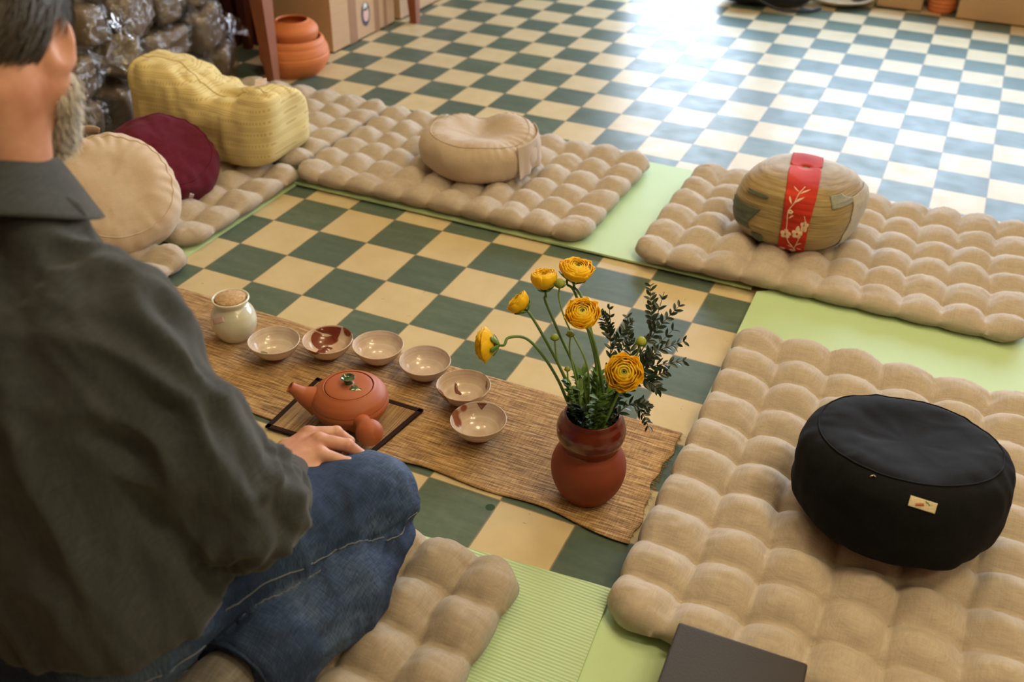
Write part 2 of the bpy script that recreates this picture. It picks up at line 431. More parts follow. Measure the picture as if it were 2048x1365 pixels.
# ------------------------------------------------------------------ tufted pads
tuft_me = None
def zabuton(x0, x1, y0, y1, nx, ny, label, H=.058, z0=.02, seed=0, mat=None, tufts=False, wx=None, re=.042, skew=0.0, rz=0.0, res=.0062, amp=1.0, rimw=1.0):
    Lx, Ly = x1-x0, y1-y0; cx, cy = (x0+x1)/2, (y0+y1)/2
    root = empty('tufted_floor_pad', (cx, cy, z0), rz, label, 'cushion', 'tufted linen floor pads')
    NX, NY = int(Lx/res), int(Ly/res)
    u = np.linspace(-Lx/2, Lx/2, NX); v = np.linspace(-Ly/2, Ly/2, NY)
    U, Vv = np.meshgrid(u, v, indexing='ij')
    rc = .06
    qx = np.abs(U)-(Lx/2-rc); qy = np.abs(Vv)-(Ly/2-rc)
    inc = (qx > 0) & (qy > 0); m_ = np.maximum(qx, qy); L_ = np.hypot(qx, qy)+1e-9
    fx = np.where(inc, (Lx/2-rc+qx*m_/L_)*np.sign(U), U); fy = np.where(inc, (Ly/2-rc+qy*m_/L_)*np.sign(Vv), Vv)
    d = np.where(inc, rc-m_, np.minimum(Lx/2-np.abs(U), Ly/2-np.abs(Vv)))
    P3 = np.stack([fx, fy, np.full_like(fx, seed*3.1)], -1)
    # tuft lattice, slightly irregular
    jx = .012*vn(P3, 9, seed+1); jy = .012*vn(P3, 9, seed+2)
    a = (fx+jx)/Lx*nx+nx/2; c = (fy+jy)/Ly*ny+ny/2
    su = np.abs(np.sin(PI*a))**.75; sv = np.abs(np.sin(PI*c))**.75
    # creases run weaker in the outer row, where there is a rolled rim
    prof = .50*(su+sv)/2+.50*su*sv
    nodes = np.exp(-((np.abs(np.sin(PI*a))/.26)**2+(np.abs(np.sin(PI*c))/.26)**2))
    rim = sstep(.06, .015, d)
    wq = sstep(-.035, .035, qx-qy); sq = su*(1-wq)+sv*wq
    prof = prof*(1-rim)+rim*(.46+.54*sq*rimw)
    fluff = 1+.13*vn(P3, 8, seed+5)+.05*vn(P3, 22, seed+8)
    e_ = np.sqrt(np.clip(1-(1-np.clip(d/re, 0, 1))**2, 0, 1))
    hz = H*(.24+.76*prof**.85*fluff)
    hz = hz-.009*nodes*(1-rim)
    wr = vn(P3, 60, seed+11)*.0016+vn(np.stack([fx*22, fy*110, 0*fx], -1), 1, seed+3)*.0010+vn(np.stack([fx*110, fy*22, 0*fx], -1), 1, seed+4)*.0010
    # gathers running in from the edge
    along = np.where(qx > qy, fy, fx)
    gath = np.sin(along*2*PI/.017+3*vn(P3, 14, seed+6))*.0016*sstep(.07, .01, d)*(.5+.5*vn(P3, 12, seed+9))
    ztop = .020+e_*(hz-.020)+wr*e_+gath*e_
    sc = .0085*rim*(sq**.8-.6)
    ox = np.where(qx > qy, np.sign(U)*sc, 0)+.006*vn(P3, 5, seed+21)*rim; oy = np.where(qx <= qy, np.sign(Vv)*sc, 0)+.006*vn(P3, 5, seed+22)*rim
    bend = .004*vn(P3, 2.2, seed+30)
    X = fx+ox+skew*fy; Y = fy+oy
    ztop = ztop+np.abs(bend)
    zb = .016*(1-e_)
    ins = .016*(1-e_); Xb = X-np.where(qx > -.03, np.sign(U)*ins, 0); Yb = Y-np.where(qy > -.03, np.sign(Vv)*ins, 0)
    V = np.concatenate([np.stack([X, Y, ztop], -1).reshape(-1, 3), np.stack([Xb, Yb, zb], -1).reshape(-1, 3)])
    nA = NX*NY
    F = grid_faces(NX, NY)+[tuple(reversed(f)) for f in grid_faces(NX, NY, off=nA)]
    b_ = [i*NY for i in range(NX)]+[(NX-1)*NY+j for j in range(1, NY)]+[i*NY+NY-1 for i in range(NX-2, -1, -1)]+[j for j in range(NY-2, 0, -1)]
    for p, q in zip(b_, b_[1:]+b_[:1]): F.append((p, p+nA, q+nA, q))
    mesh_obj('pad_cover', V, F, mat or M_zab, root)
    if tufts:
        global tuft_me
        zt = ztop
        for i in range(1, nx):
            for j in range(1, ny):
                px, py = -Lx/2+Lx*i/nx, -Ly/2+Ly*j/ny
                k1_, k2_ = int((px+Lx/2)/Lx*(NX-1)), int((py+Ly/2)/Ly*(NY-1))
                w = zt[max(0, k1_-3):k1_+4, max(0, k2_-3):k2_+4]; ii = np.unravel_index(np.argmin(w), w.shape)
                k1_ = max(0, k1_-3)+ii[0]; k2_ = max(0, k2_-3)+ii[1]
                if tuft_me is None:
                    tb = MB(); r2 = random.Random(3)
                    for q in range(7):
                        an = r2.uniform(0, 2*PI); l = r2.uniform(.002, .0055)
                        tb.add(*tube([(0, 0, -.001), (l*.5*math.cos(an), l*.5*math.sin(an), .0022), (l*math.cos(an), l*math.sin(an), .0012)], [.0007, .0006, .0003], 4))
                    o = tb.build('tuft', M_thread, root); tuft_me = o.data
                else:
                    o = bpy.data.objects.new('tuft', tuft_me); COL.objects.link(o); o.parent = root
                o.location = (X[k1_, k2_], Y[k1_, k2_], zt[k1_, k2_]); o.rotation_euler = (0, 0, i*2.1+j)
    return root
ZT = .006
zabuton(-.412, .580, .540, 1.168, 10, 6, 'tufted linen pad under the beige round cushion, centre back', seed=1, z0=.0125)
zabuton(-1.06, -.425, .60, 1.20, 6, 6, 'tufted pad beside and partly behind the yellow bolster', seed=2, z0=.0125)
zabuton(-1.04, -.388, .040, .585, 6, 5, 'narrow strip of tufted pad under the maroon cushion and bolster', seed=3, z0=.0065, H=.06)
zabuton(-1.04, -.345, -.62, .005, 6, 6, 'tufted pad corner peeping out below the tilted beige cushion', seed=4, z0=.0065)
zabuton(.726, 1.732, .515, 1.170, 10, 6, 'tufted linen pad under the patchwork cushion with the red band', seed=5, z0=.018, skew=.01)
zabuton(1.090, 2.105, -.705, .270, 9, 10, 'large tufted linen pad in the right foreground under the black cushion', seed=6, z0=.018, H=.062, res=.0058, tufts=True, skew=.0, mat=M_zab)
zabuton(.02, .945, -1.40, -.672, 9, 7, 'brownish tufted pad in the foreground on which the man kneels', seed=7, z0=.023, mat=M_zab2, tufts=True, res=.0056, H=.066)

# ------------------------------------------------------------------ round cushions
def zafu(R, H, mat, root, seed=0, top=None, pleat=.0016, npl=60, e=.42, name='cover', sag=.01, wrinkle=.004, seam_mat=None, ecc=1.0, seams=True, seam_t=.93):
    nt_, nr = 180, 90
    th = np.linspace(0, 2*PI, nt_, endpoint=False)
    t = np.linspace(-PI/2, PI/2, nr)
    TH, TT = np.meshgrid(th, t, indexing='ij')
    def shape(TH, TT, off=0.0):
        c = np.sign(np.cos(TT))*np.abs(np.cos(TT))**e; s = np.sign(np.sin(TT))*np.abs(np.sin(TT))**(1.0)
        r = (R+off)*np.maximum(c, 0)
        # vertical: flat top, bulging wall
        z = H/2*np.sign(s)*np.abs(s)**.8+off*s
        rn = r/R
        x = r*np.cos(TH)*ecc; y = r*np.sin(TH)
        P = np.stack([x, y, z], -1)
        up = np.clip(s, 0, 1)
        z = z-sag*up*np.exp(-(rn/.55)**2)
        if top is not None: z = z+top(x, y)*sstep(.0, .8, s)
        rimw = np.exp(-((rn-.86)/.16)**2)*(np.abs(s) > .3)
        ple = np.sin(TH*npl+2.5*vn(P, 18, seed))*pleat*rimw*(.45+.55*vn(P, 7, seed+4))
        w = wrinkle*fbm(P, 9, seed+1)*.8+wrinkle*.25*(1-np.abs(vn(P, 26, seed+2)))
        big = wrinkle*1.4*vn(P, 4, seed+9)
        nrm = np.stack([np.cos(TH)*np.abs(np.cos(TT)), np.sin(TH)*np.abs(np.cos(TT)), np.sin(TT)], -1)
        fb = sstep(-1.0, -.5, np.sin(TT))
        P = np.stack([x, y, z], -1)+nrm*((ple+w+big)*fb)[..., None]
        return P
    P = shape(TH, TT)
    V = P.reshape(-1, 3); F = grid_faces(nt_, nr, cu=True)
    o = mesh_obj(name, V, F, mat, root)
    me = o.data; bm = bmesh.new(); bm.from_mesh(me); bmesh.ops.remove_doubles(bm, verts=bm.verts, dist=1e-5); bm.to_mesh(me); bm.free()
    if seams:
        for ts, nm in ((seam_t, 'top_seam'), (-.93, 'bottom_seam')):
            S = shape(th[:, None], np.full((nt_, 1), ts), .0006)[:, 0]
            S = np.concatenate([S, S[:2]])
            mesh_obj(nm, *tube(S, .0017, 6, False), seam_mat or mat, root)
    return o
def tilt(o, rx=0, ry=0, rz=0):
    o.rotation_euler = (rx, ry, rz)
def surf_patch(target, origin, direction, up, w, h, mat, name, parent, off=.0012, n=8, thick=.0008, corners=None, label=None):
    """small cloth patch laid on target: rays go from origin along direction (target local space)"""
    bm = bmesh.new(); bm.from_mesh(target.data); tree = BVHTree.FromBMesh(bm); bm.free()
    D = Vector(direction).normalized(); U_ = Vector(up); S = D.cross(U_).normalized(); U_ = S.cross(D).normalized()
    V = []; last = (tree.ray_cast(Vector(origin), D)[0]-Vector(origin)).dot(D)
    for lay in (off, off+thick):
        for i in range(n+1):
            for j in range(n+1):
                p = Vector(origin)+S*w*(i/n-.5)+U_*h*(j/n-.5)
                hit = tree.ray_cast(p, D)
                if hit[0] is not None: last = (hit[0]-p).dot(D)
                q = p+D*(last-lay)
                V.append(tuple(q))
    m = (n+1)**2
    F = grid_faces(n+1, n+1)+[tuple(reversed(f)) for f in grid_faces(n+1, n+1, off=m)]
    b_ = [i*(n+1) for i in range(n+1)]+[n*(n+1)+j for j in range(1, n+1)]+[i*(n+1)+n for i in range(n-1, -1, -1)]+[j for j in range(n-1, 0, -1)]
    for a, c in zip(b_, b_[1:]+b_[:1]): F.append((a, a+m, c+m, c))
    return mesh_obj(name, V, F, mat, parent, label=label)
# ------------------------------------------------------------------ the cushions on the pads
def rbox(a, b, c, n=5, k=24):
    """rounded box on a cube grid; half sizes a, b, c"""
    bm = bmesh.new(); bmesh.ops.create_cube(bm, size=2); bmesh.ops.subdivide_edges(bm, edges=bm.edges[:], cuts=k, use_grid_fill=True)
    V = np.array([v.co[:] for v in bm.verts]); bm.verts.index_update(); F = [[v.index for v in f.verts] for f in bm.faces]; bm.free()
    V = np.tan(V*PI/4*.9)/math.tan(PI/4*.9)
    nn = (np.abs(V)**n).sum(1)**(1/n); V = V/nn[:, None]
    return V*np.array([a, b, c]), F

z6 = empty('round_meditation_cushion', (1.501, -.260, .160), .3, 'large black round cushion on the big tufted pad at the right', 'cushion')
o6 = zafu(.188, .190, M_black, z6, seed=3, seam_t=.95, top=lambda x, y: -.008*np.exp(-((x-.03)**2+(y+.0)**2)/.008), pleat=.0008, npl=30, e=.33, wrinkle=.009, sag=.012)
tilt(z6, -.15, 0, .3)
z4 = empty('round_meditation_cushion', (.108, .835, .122), .5, 'beige round cushion with a dented top on the centre back pad', 'cushion')
def dent4(x, y):
    return -.030*np.exp(-((x-.02)**2/.0022+(y-.10)**2/.012))-.012*np.exp(-((x+.04)**2+(y-.02)**2)/.006)+.012*np.exp(-((x-.09)**2+(y-.06)**2)/.004)-.010*np.exp(-((x-.10)**2/.01+(y+.09)**2/.006))
o4 = zafu(.183, .135, M_zafu, z4, seed=11, top=dent4, pleat=.0022, npl=40, e=.36, wrinkle=.008)
# side pocket flap hanging from the right of the beige cushion
def flap(root, R, a0, a1, z0, z1, mat, name, seed=0):
    nu, nv = 50, 24; V = []
    for lay in (0, .003):
        for i in range(nu):
            for j in range(nv):
                a = a0+(a1-a0)*i/(nu-1); s = j/(nv-1); z = z0+(z1-z0)*s
                r = R+.006+.004*math.sin(a*17+seed)*(1-s)+.008*math.sin(a*7+2)*(1-s)+lay-.004*s-.012*max(0, s-.75)
                V.append((r*math.cos(a), r*math.sin(a), z))
    m = nu*nv; F = grid_faces(nu, nv, off=m)+[tuple(reversed(f)) for f in grid_faces(nu, nv)]
    b_ = [i*nv for i in range(nu)]+[(nu-1)*nv+j for j in range(1, nv)]+[i*nv+nv-1 for i in range(nu-2, -1, -1)]+[j for j in range(nv-2, 0, -1)]
    for p, q in zip(b_, b_[1:]+b_[:1]): F.append((p, q, q+m, p+m))
    return mesh_obj(name, V, F, mat, root)
flap(z4, .181, -.95, .30, -.046, .054, M_zafu, 'side_flap')
z1c = empty('round_meditation_cushion', (-.598, -.012, .163), 0, 'pale beige round cushion tilted up on its edge, with a carrying strap', 'cushion')
o1 = zafu(.170, .14, M_zafu_l, z1c, seed=21, pleat=.0034, npl=26, e=.34, wrinkle=.012, sag=-.008)
# face turned towards the camera and the tea things
z1c.rotation_euler = Vector((.56, -.30, .66)).to_track_quat('Z', 'Y').to_euler()
z2c = empty('round_meditation_cushion', (-.668, .270, .137), 0, 'maroon round cushion leaning behind the pale beige one', 'cushion')
o2 = zafu(.152, .13, M_maroon, z2c, seed=31, pleat=.0030, npl=22, e=.42, wrinkle=.016, sag=-.01)
z2c.rotation_euler = Vector((.50, -.15, .80)).to_track_quat('Z', 'Y').to_euler()

# yellow bolster
z3 = empty('bolster_cushion', (-.712, .610, .055), .02, 'yellow cream bolster with woven stripes and a sagging top', 'cushion')
m, nt, b = new_mat('yellow_striped_cotton'); co = coords(nt); s = N(nt, 'ShaderNodeSeparateXYZ'); nt.links.new(co, s.inputs[0])
zz = math_n(nt, 'ADD', s.outputs[2], math_n(nt, 'MULTIPLY', noise(nt, co, 4, 2), .02))
fine1 = math_n(nt, 'MULTIPLY_ADD', math_n(nt, 'SINE', math_n(nt, 'MULTIPLY', zz, 2*PI/.0052)), .5, .5)
band = math_n(nt, 'GREATER_THAN', math_n(nt, 'SINE', math_n(nt, 'MULTIPLY', zz, 2*PI/.036)), .1)
dots = math_n(nt, 'MULTIPLY', math_n(nt, 'GREATER_THAN', math_n(nt, 'SINE', math_n(nt, 'MULTIPLY', s.outputs[0], 2*PI/.009)), .1), math_n(nt, 'LESS_THAN', math_n(nt, 'SINE', math_n(nt, 'MULTIPLY', zz, 2*PI/.036)), -.82))
pat = math_n(nt, 'MAXIMUM', math_n(nt, 'MULTIPLY', math_n(nt, 'POWER', fine1, 3), band), dots)
c = mix_c(nt, math_n(nt, 'MULTIPLY', pat, .55), (.68, .57, .27), (.42, .30, .10))
nt.links.new(c, b.inputs['Base Color']); b.inputs['Roughness'].default_value = .85
bump(nt, b, math_n(nt, 'SUBTRACT', 1, pat), .5, .0015)
V, F = rbox(.266, .150, .142, 7.0, 40)
def bolster(V):
    x, y, z = V[:, 0].copy(), V[:, 1].copy(), V[:, 2].copy()
    xn, yn, zn = x/.266, y/.150, z/.142
    ze = (z+.142)
    mid = 1-xn**2
    ze = ze*(1-(.33*np.exp(-((xn-.25)/.50)**2)+.12*sstep(.3, 1., xn))*sstep(0, 1, zn*.5+.5))              # sags between the ends
    ze = ze*(1-.25*np.clip(yn, 0, 1)**2*sstep(-.2, 1, zn))                # back falls away
    ear = np.clip(np.abs(xn)-.8, 0, 1)*5*np.clip(zn, 0, 1)
    ze = ze+.018*ear**2*(np.abs(yn) > .2)
    yy = y*(1-.16*np.clip(zn, 0, 1)**2)*(1-.10*np.clip(np.abs(xn)-.7, 0, 1)*3)
    P = np.stack([x, yy, ze], 1)
    rid = sum(np.abs(vn(P*np.array([a, 1, .45]), s_, k)) for k, (a, s_) in enumerate([(1.0, 11), (1.3, 19)]))
    up = sstep(-.2, .8, zn)
    P[:, 2] += (.015*(rid-.5)*up+.005*vn(P, 8, 5))*np.clip(ze/.05, 0, 1)
    P[:, 1] += (.010*(rid-.5)+.005*vn(P, 30, 6))*np.sign(y)*.8
    P[:, 0] += .006*vn(P, 14, 7)
    return P
VB = bolster(V)
o3 = mesh_obj('cover', VB, F, m, z3)
# closing seam along the sagging ridge and down the right end
def surf_line(target, pts, r, mat, name, parent, D=(0, 0, -1), n=80, off=.0):
    bm = bmesh.new(); bm.from_mesh(target.data); tree = BVHTree.FromBMesh(bm); bm.free()
    P = spline(pts, n); L = []
    for p in P:
        h = tree.ray_cast(Vector(p), Vector(D))
        if h[0] is not None: L.append(tuple(h[0]-Vector(D)*off))
    if len(L) > 4: return mesh_obj(name, *tube(L, r, 5), mat, parent)
M_seam_y = plain('yellow_seam', (.45, .33, .12), .9)
surf_line(o3, [(-.24, -.05, .6), (-.12, -.02, .6), (0, -.055, .6), (.12, -.03, .6), (.24, -.06, .6)], .0018, M_seam_y, 'seam', z3)
cl = np.array([(.240, -.110, .292), (.268, -.092, .294), (.284, -.122, .284), (.256, -.140, .280)])
lv = np.concatenate([cl, cl+np.array([0, 0, .0015])])
mesh_obj('corner_label', lv, [(3, 2, 1, 0), (4, 5, 6, 7), (0, 1, 5, 4), (1, 2, 6, 5), (2, 3, 7, 6), (3, 0, 4, 7)], M_tagw, z3, False, 'white label at the bolster corner')

# patchwork cushion
z5 = empty('patchwork_cushion', (1.108, .800, .062), .40, 'tan and green patchwork cushion with a red flowered band', 'cushion')
m5, nt, b = new_mat('tan_crinkled_silk')
co = coords(nt); n1 = noise(nt, coords(nt, (1, 1, 16)), 14, 4, .6)
c = ramp(nt, n1, [(.3, (.21, .14, .045)), (.55, (.33, .235, .095)), (.8, (.44, .34, .18))])
nt.links.new(c, b.inputs['Base Color']); b.inputs['Roughness'].default_value = .65; b.inputs['Sheen Weight'].default_value = .3
bump(nt, b, noise(nt, coords(nt, (10, 10, 190)), 1, 3), .8, .003)
M_greypatch = woven('grey_green_cloth', (.105, .125, .088), thread=700)
M_greymid = woven('blue_grey_cloth', (.30, .31, .27), thread=700)
M_greypale = woven('pale_grey_cloth', (.50, .47, .42), thread=700)
m_red, nt, b = new_mat('red_brocade'); co = coords(nt)
c = ramp(nt, noise(nt, coords(nt, (6, 6, 90)), 1, 3), [(.3, (.36, .020, .012)), (.7, (.56, .048, .026))])
nt.links.new(c, b.inputs['Base Color']); b.inputs['Roughness'].default_value = .7; b.inputs['Specular IOR Level'].default_value = .15
bump(nt, b, noise(nt, coords(nt, (20, 20, 300)), 1, 2), .4, .002)
M_embroid = plain('cream_embroidery', (.72, .52, .36), .6, bmp=.3)
EX5 = .56
def pebble(off=0.0, nt_=160, nr=80, rows=None):
    th = np.linspace(0, 2*PI, nt_, endpoint=False); t = np.linspace(-PI/2, PI/2, nr)
    TH, TT = np.meshgrid(th, t, indexing='ij'); return pebf(TH, TT, off)
def pebf(TH, TT, off=0.0):
    c = np.abs(np.cos(TT))**EX5; s = np.sin(TT)
    r = .170+off; lob = 1+.05*np.cos(4*(TH-.2))*np.abs(np.cos(TT))
    x = r*c*np.cos(TH)*lob; y = r*c*np.sin(TH)*lob*.93; z = (.102+off)*np.sign(s)*np.abs(s)**.74+.098
    P = np.stack([x, y, z], -1)
    w = .006*vn(P*np.array([1, 1, 3.0]), 10, 4)+.0015*(1-2*np.abs(vn(P*np.array([.5, .5, 4]), 22, 5)))+.004*vn(P, 5, 9)
    nrm = np.stack([np.cos(TH)*np.cos(TT), np.sin(TH)*np.cos(TT), np.sin(TT)], -1)
    return P+nrm*(w*sstep(-1, -.4, np.sin(TT)))[..., None]
P = pebble(); o5 = mesh_obj('cover', P.reshape(-1, 3), grid_faces(160, 80, cu=True), m5, z5)
def strip_on(fnP, th0f, th1f, t0, t1, off, name, mat, parent, nu=16, nv=70, label=None):
    t = np.linspace(t0, t1, nv); V = []
    for o_ in (off, off+.0012):
        for i in range(nu):
            u = i/(nu-1); th = np.array([th0f(x)*(1-u)+th1f(x)*u for x in t])
            V.append(fnP(th, t, o_))
    V = np.concatenate(V); m_ = nu*nv
    F = grid_faces(nu, nv, off=m_)
    b_ = [i*nv for i in range(nu)]+[(nu-1)*nv+j for j in range(1, nv)]+[i*nv+nv-1 for i in range(nu-2, -1, -1)]+[j for j in range(nv-2, 0, -1)]
    for p, q in zip(b_, b_[1:]+b_[:1]): F.append((p, q, q+m_, p+m_))
    return mesh_obj(name, V, F, mat, parent, label=label)
# the camera-side direction of the cushion in its own frame
A5 = math.atan2(-1.80-.80, 1.41-1.108)-.40
bw_ = lambda t: math.asin(min(1, (.0360+.007*max(0, math.sin(t)))/(.176*max(.001, abs(math.cos(t)))**EX5)))
red = strip_on(pebf, lambda t: A5+.02-bw_(t), lambda t: A5+.02+bw_(t), -1.15, 1.565, .0022, 'red_band', m_red, z5, 24, 90, 'red flowered band')
strip_on(pebf, lambda t: A5+PI-bw_(t), lambda t: A5+PI+bw_(t), .55, 1.565, .002, 'red_band', m_red, z5, 16, 40)
strip_on(pebf, lambda t: A5-1.30-.15*math.sin(t*3), lambda t: A5-.66+.10*math.sin(t*9), -.30, .12, .0022, 'grey_patch', M_greypatch, z5, label='large dark grey-green patch')
strip_on(pebf, lambda t: A5-.70, lambda t: A5-.70+.20*math.sin((t+.95)*3.6), -.92, -.38, .0022, 'grey_patch', M_greypatch, z5, 6, 20)
strip_on(pebf, lambda t: A5-.98+.1*math.sin(t*30), lambda t: A5-.60+.1*math.sin(t*17), .42, .52, .0022, 'grey_patch', M_greypatch, z5, 6, 12)
strip_on(pebf, lambda t: A5+.55, lambda t: A5+1.15+.3*math.sin(t*6), .42, .80, .0022, 'grey_patch', M_greymid, z5, 10, 24)
strip_on(pebf, lambda t: A5+.98+.1*math.sin(t*4), lambda t: A5+1.9, -1.0, .55, .0024, 'pale_patch', M_greypale, z5, 14, 40, 'pale grey side panel')
# embroidery: stem, leaves and blossoms laid on the band
def on_band(pts, off=.0045):
    """pts: (across in metres, latitude)"""
    p = np.array(pts, float); th = A5+.02+p[:, 0]/(.176*np.maximum(.22, np.abs(np.cos(p[:, 1]))**EX5)); return pebf(th, p[:, 1], off)
emb = MB()
stem_l = spline([(.004, -.95), (.012, -.72), (.004, -.55), (-.012, -.30), (-.020, -.05), (-.024, .25), (-.012, .50), (-.004, .8), (.008, 1.05)], 60)
emb.add(*tube(on_band(stem_l), .0013, 5))
emb.add(*tube(on_band(spline([(.010, -.6), (.014, -.35), (.018, -.15), (.026, .05), (.020, .22)], 30)), .0011, 5))
def blossom(cx, ct, r):
    for k in range(5):
        a = k*2*PI/5+.3; c_ = (cx+r*.6*math.cos(a), ct+r*.6*math.sin(a)/.13)
        q = [(c_[0]+r*.42*math.cos(x), c_[1]+r*.42*math.sin(x)/.13) for x in np.linspace(0, 2*PI, 10, endpoint=False)]
        Vq = np.concatenate([on_band([c_], .0052), on_band(q, .0034)]); emb.add(Vq, [(0, 1+i, 1+(i+1) % 10) for i in range(10)])
def leafb(x0, t0, x1, t1, w):
    a = np.array([x0, t0*.13]); c_ = np.array([x1, t1*.13]); d = c_-a; nn = np.array([-d[1], d[0]])/np.linalg.norm(d)
    q = []
    for s_ in np.linspace(0, 1, 9): q.append(a+d*s_+nn*w*math.sin(PI*s_))
    for s_ in np.linspace(1, 0, 9)[1:-1]: q.append(a+d*s_-nn*w*.4*math.sin(PI*s_))
    q = [(p[0], p[1]/.13) for p in q]; n_ = len(q)
    ce = (a+c_)/2; Vq = np.concatenate([on_band([(ce[0], ce[1]/.13)], .0050), on_band(q, .0034)]); emb.add(Vq, [(0, 1+i, 1+(i+1) % n_) for i in range(n_)])
blossom(-.020, -.16, .0155); blossom(.010, -.10, .0145); blossom(.025, .03, .011); blossom(.006, -.78, .010); blossom(-.022, -.80, .010); blossom(-.018, .26, .008)
for l in [(.012, -.5, .032, -.28, .004), (-.012, -.55, .008, -.62, .003), (.014, -.62, .030, -.68, .003), (-.018, .45, -.028, .68, .004), (-.012, .5, .012, .72, .005), (-.002, .8, .024, 1.0, .004), (-.02, .1, -.006, .2, .003), (-.004, .85, -.022, 1.02, .003)]: leafb(*l)
emb.build('flower_embroidery', M_embroid, red, label='cream blossoms and leaves')

# labels, strap and zip of the round cushions
cam_dir_local = lambda root, v: (root.matrix_world.to_3x3().inverted() @ Vector(v))
def place_patch(root, target, wp, wd, wup, w, h, mat, name, **k):
    bpy.context.view_layer.update()
    Mi = root.matrix_world.inverted(); R3 = Mi.to_3x3()
    return surf_patch(target, Mi @ Vector(wp), R3 @ Vector(wd), R3 @ Vector(wup), w, h, mat, name, root, **k)
CAMP = Vector((1.41186, -1.80525, 1.36584))
def ray_patch(root, target, wp, w, h, mat, name, roll=0.0, **k):
    """patch sewn on the side seen at world point wp"""
    wd = (Vector(wp)-CAMP).normalized(); up = Vector((0, 0, 1)); S = wd.cross(up).normalized(); up = (S.cross(wd)).normalized()
    up = up*math.cos(roll)+S*math.sin(roll)
    return place_patch(root, target, Vector(wp)-wd*.3, wd, up, w, h, mat, name, **k)
lab6 = ray_patch(z6, o6, (1.549, -.288, .13), .042, .0175, M_tag, 'sewn_label', roll=-.03, n=14, thick=.0012, label='small cream label with orange and green print')
# print on the label: illegible orange lettering and a small green leaf
def ray_pt(root, target, wp, off):
    bpy.context.view_layer.update()
    Mi = root.matrix_world.inverted(); wd = (Vector(wp)-CAMP).normalized()
    bm = bmesh.new(); bm.from_mesh(target.data); tree = BVHTree.FromBMesh(bm); bm.free()
    D = Mi.to_3x3() @ wd; h = tree.ray_cast(Mi @ (Vector(wp)-wd*.3), D); return tuple(h[0]-D*off) if h[0] is not None else None
cR, cU = RX.copy(), -RY.copy()
def strokes(root, target, center, segs, r, mat, name, parent):
    mb = MB(); C_ = Vector(center)
    for s_ in segs:
        L = [ray_pt(root, target, C_+cR*a+cU*b_, .0030) for a, b_ in s_]
        L = [q for q in L if q]
        if len(L) > 1: mb.add(*tube(L, r, 4))
    return mb.build(name, mat, parent)
let = []
for k in range(6):
    x = -.0125+k*.0026
    let += [[(x, -.0028), (x+.0002, .0024)], [(x, .0022), (x+.0016, .0018)], [(x+.0016, .0018), (x+.0015, -.0026)]]
    if k % 2: let += [[(x, -.0003), (x+.0016, -.0001)]]
strokes(z6, o6, (1.549, -.288, .13), let, .00035, M_brass_txt, 'orange_lettering', lab6)
strokes(z6, o6, (1.549, -.288, .13), [[(.006, .006), (.0085, .0035), (.011, .001), (.013, -.002)], [(.0065, .0022), (.009, .0030), (.0115, .0045)]], .0006, M_leafmark, 'leaf_print', lab6)
M_metal = plain('zip_metal', (.5, .45, .38), .3, metal=1)
strokes(z6, o6, (1.4545, -.255, .135), [[(-.004, -.001), (0, .001), (.004, .002)], [(.004, .002), (.007, -.0015)]], .0013, M_metal, 'zip_pull', z6)
ray_patch(z2c, o2, (-.476, .16, .105), .012, .034, M_tagw, 'sewn_label', roll=.45, label='small white label')
# carrying strap of the tilted cushion: a raised loop at its upper rim
bpy.context.view_layer.update()
_u = z1c.matrix_world.to_3x3().inverted() @ Vector((-.15, .05, 1)); A_STRAP = math.atan2(_u.y, _u.x)
sm = MB(); nn_ = 24; Vs = []
for lay in (0, .002):
    for i in range(nn_+1):
        s_ = i/nn_; a = A_STRAP+(s_-.5)*.50; hgt = .013*math.sin(PI*s_)**.6
        for zz_ in (-.028, -.012, .008, .022): 
            r_ = .174+hgt+lay; Vs.append((r_*math.cos(a), r_*math.sin(a), zz_+.03))
m_ = (nn_+1)*4; Fs = grid_faces(nn_+1, 4, off=m_)+[tuple(reversed(f)) for f in grid_faces(nn_+1, 4)]
b_ = [i*4 for i in range(nn_+1)]+[nn_*4+j for j in range(1, 4)]+[i*4+3 for i in range(nn_-1, -1, -1)]+[2, 1]
for p, q in zip(b_, b_[1:]+b_[:1]): Fs.append((p, q, q+m_, p+m_))
mesh_obj('carrying_strap', Vs, Fs, M_zafu_l, z1c)

# ------------------------------------------------------------------ runner, trivet, tea things
m_r, nt, b = new_mat('jute_runner')
co1 = coords(nt, (16, 210, 1)); a = noise(nt, co1, 1, 4, .6); c2_ = noise(nt, coords(nt, (420, 30, 1)), 1, 2); big = noise(nt, coords(nt, (3, 10, 1)), 1.5, 3)
c = ramp(nt, math_n(nt, 'ADD', math_n(nt, 'MULTIPLY', a, .75), math_n(nt, 'MULTIPLY', c2_, .25)), [(.36, (.085, .040, .012)), (.46, (.30, .165, .055)), (.56, (.54, .34, .14)), (.68, (.76, .57, .31))])
c = mix_c(nt, math_n(nt, 'MULTIPLY', big, .4), c, (.30, .165, .06))
nt.links.new(c, b.inputs['Base Color']); b.inputs['Roughness'].default_value = .8; b.inputs['Sheen Weight'].default_value = .15
bump(nt, b, math_n(nt, 'ADD', a, math_n(nt, 'MULTIPLY', c2_, .5)), .9, .003)
NXr, NYr = 260, 70; V = []
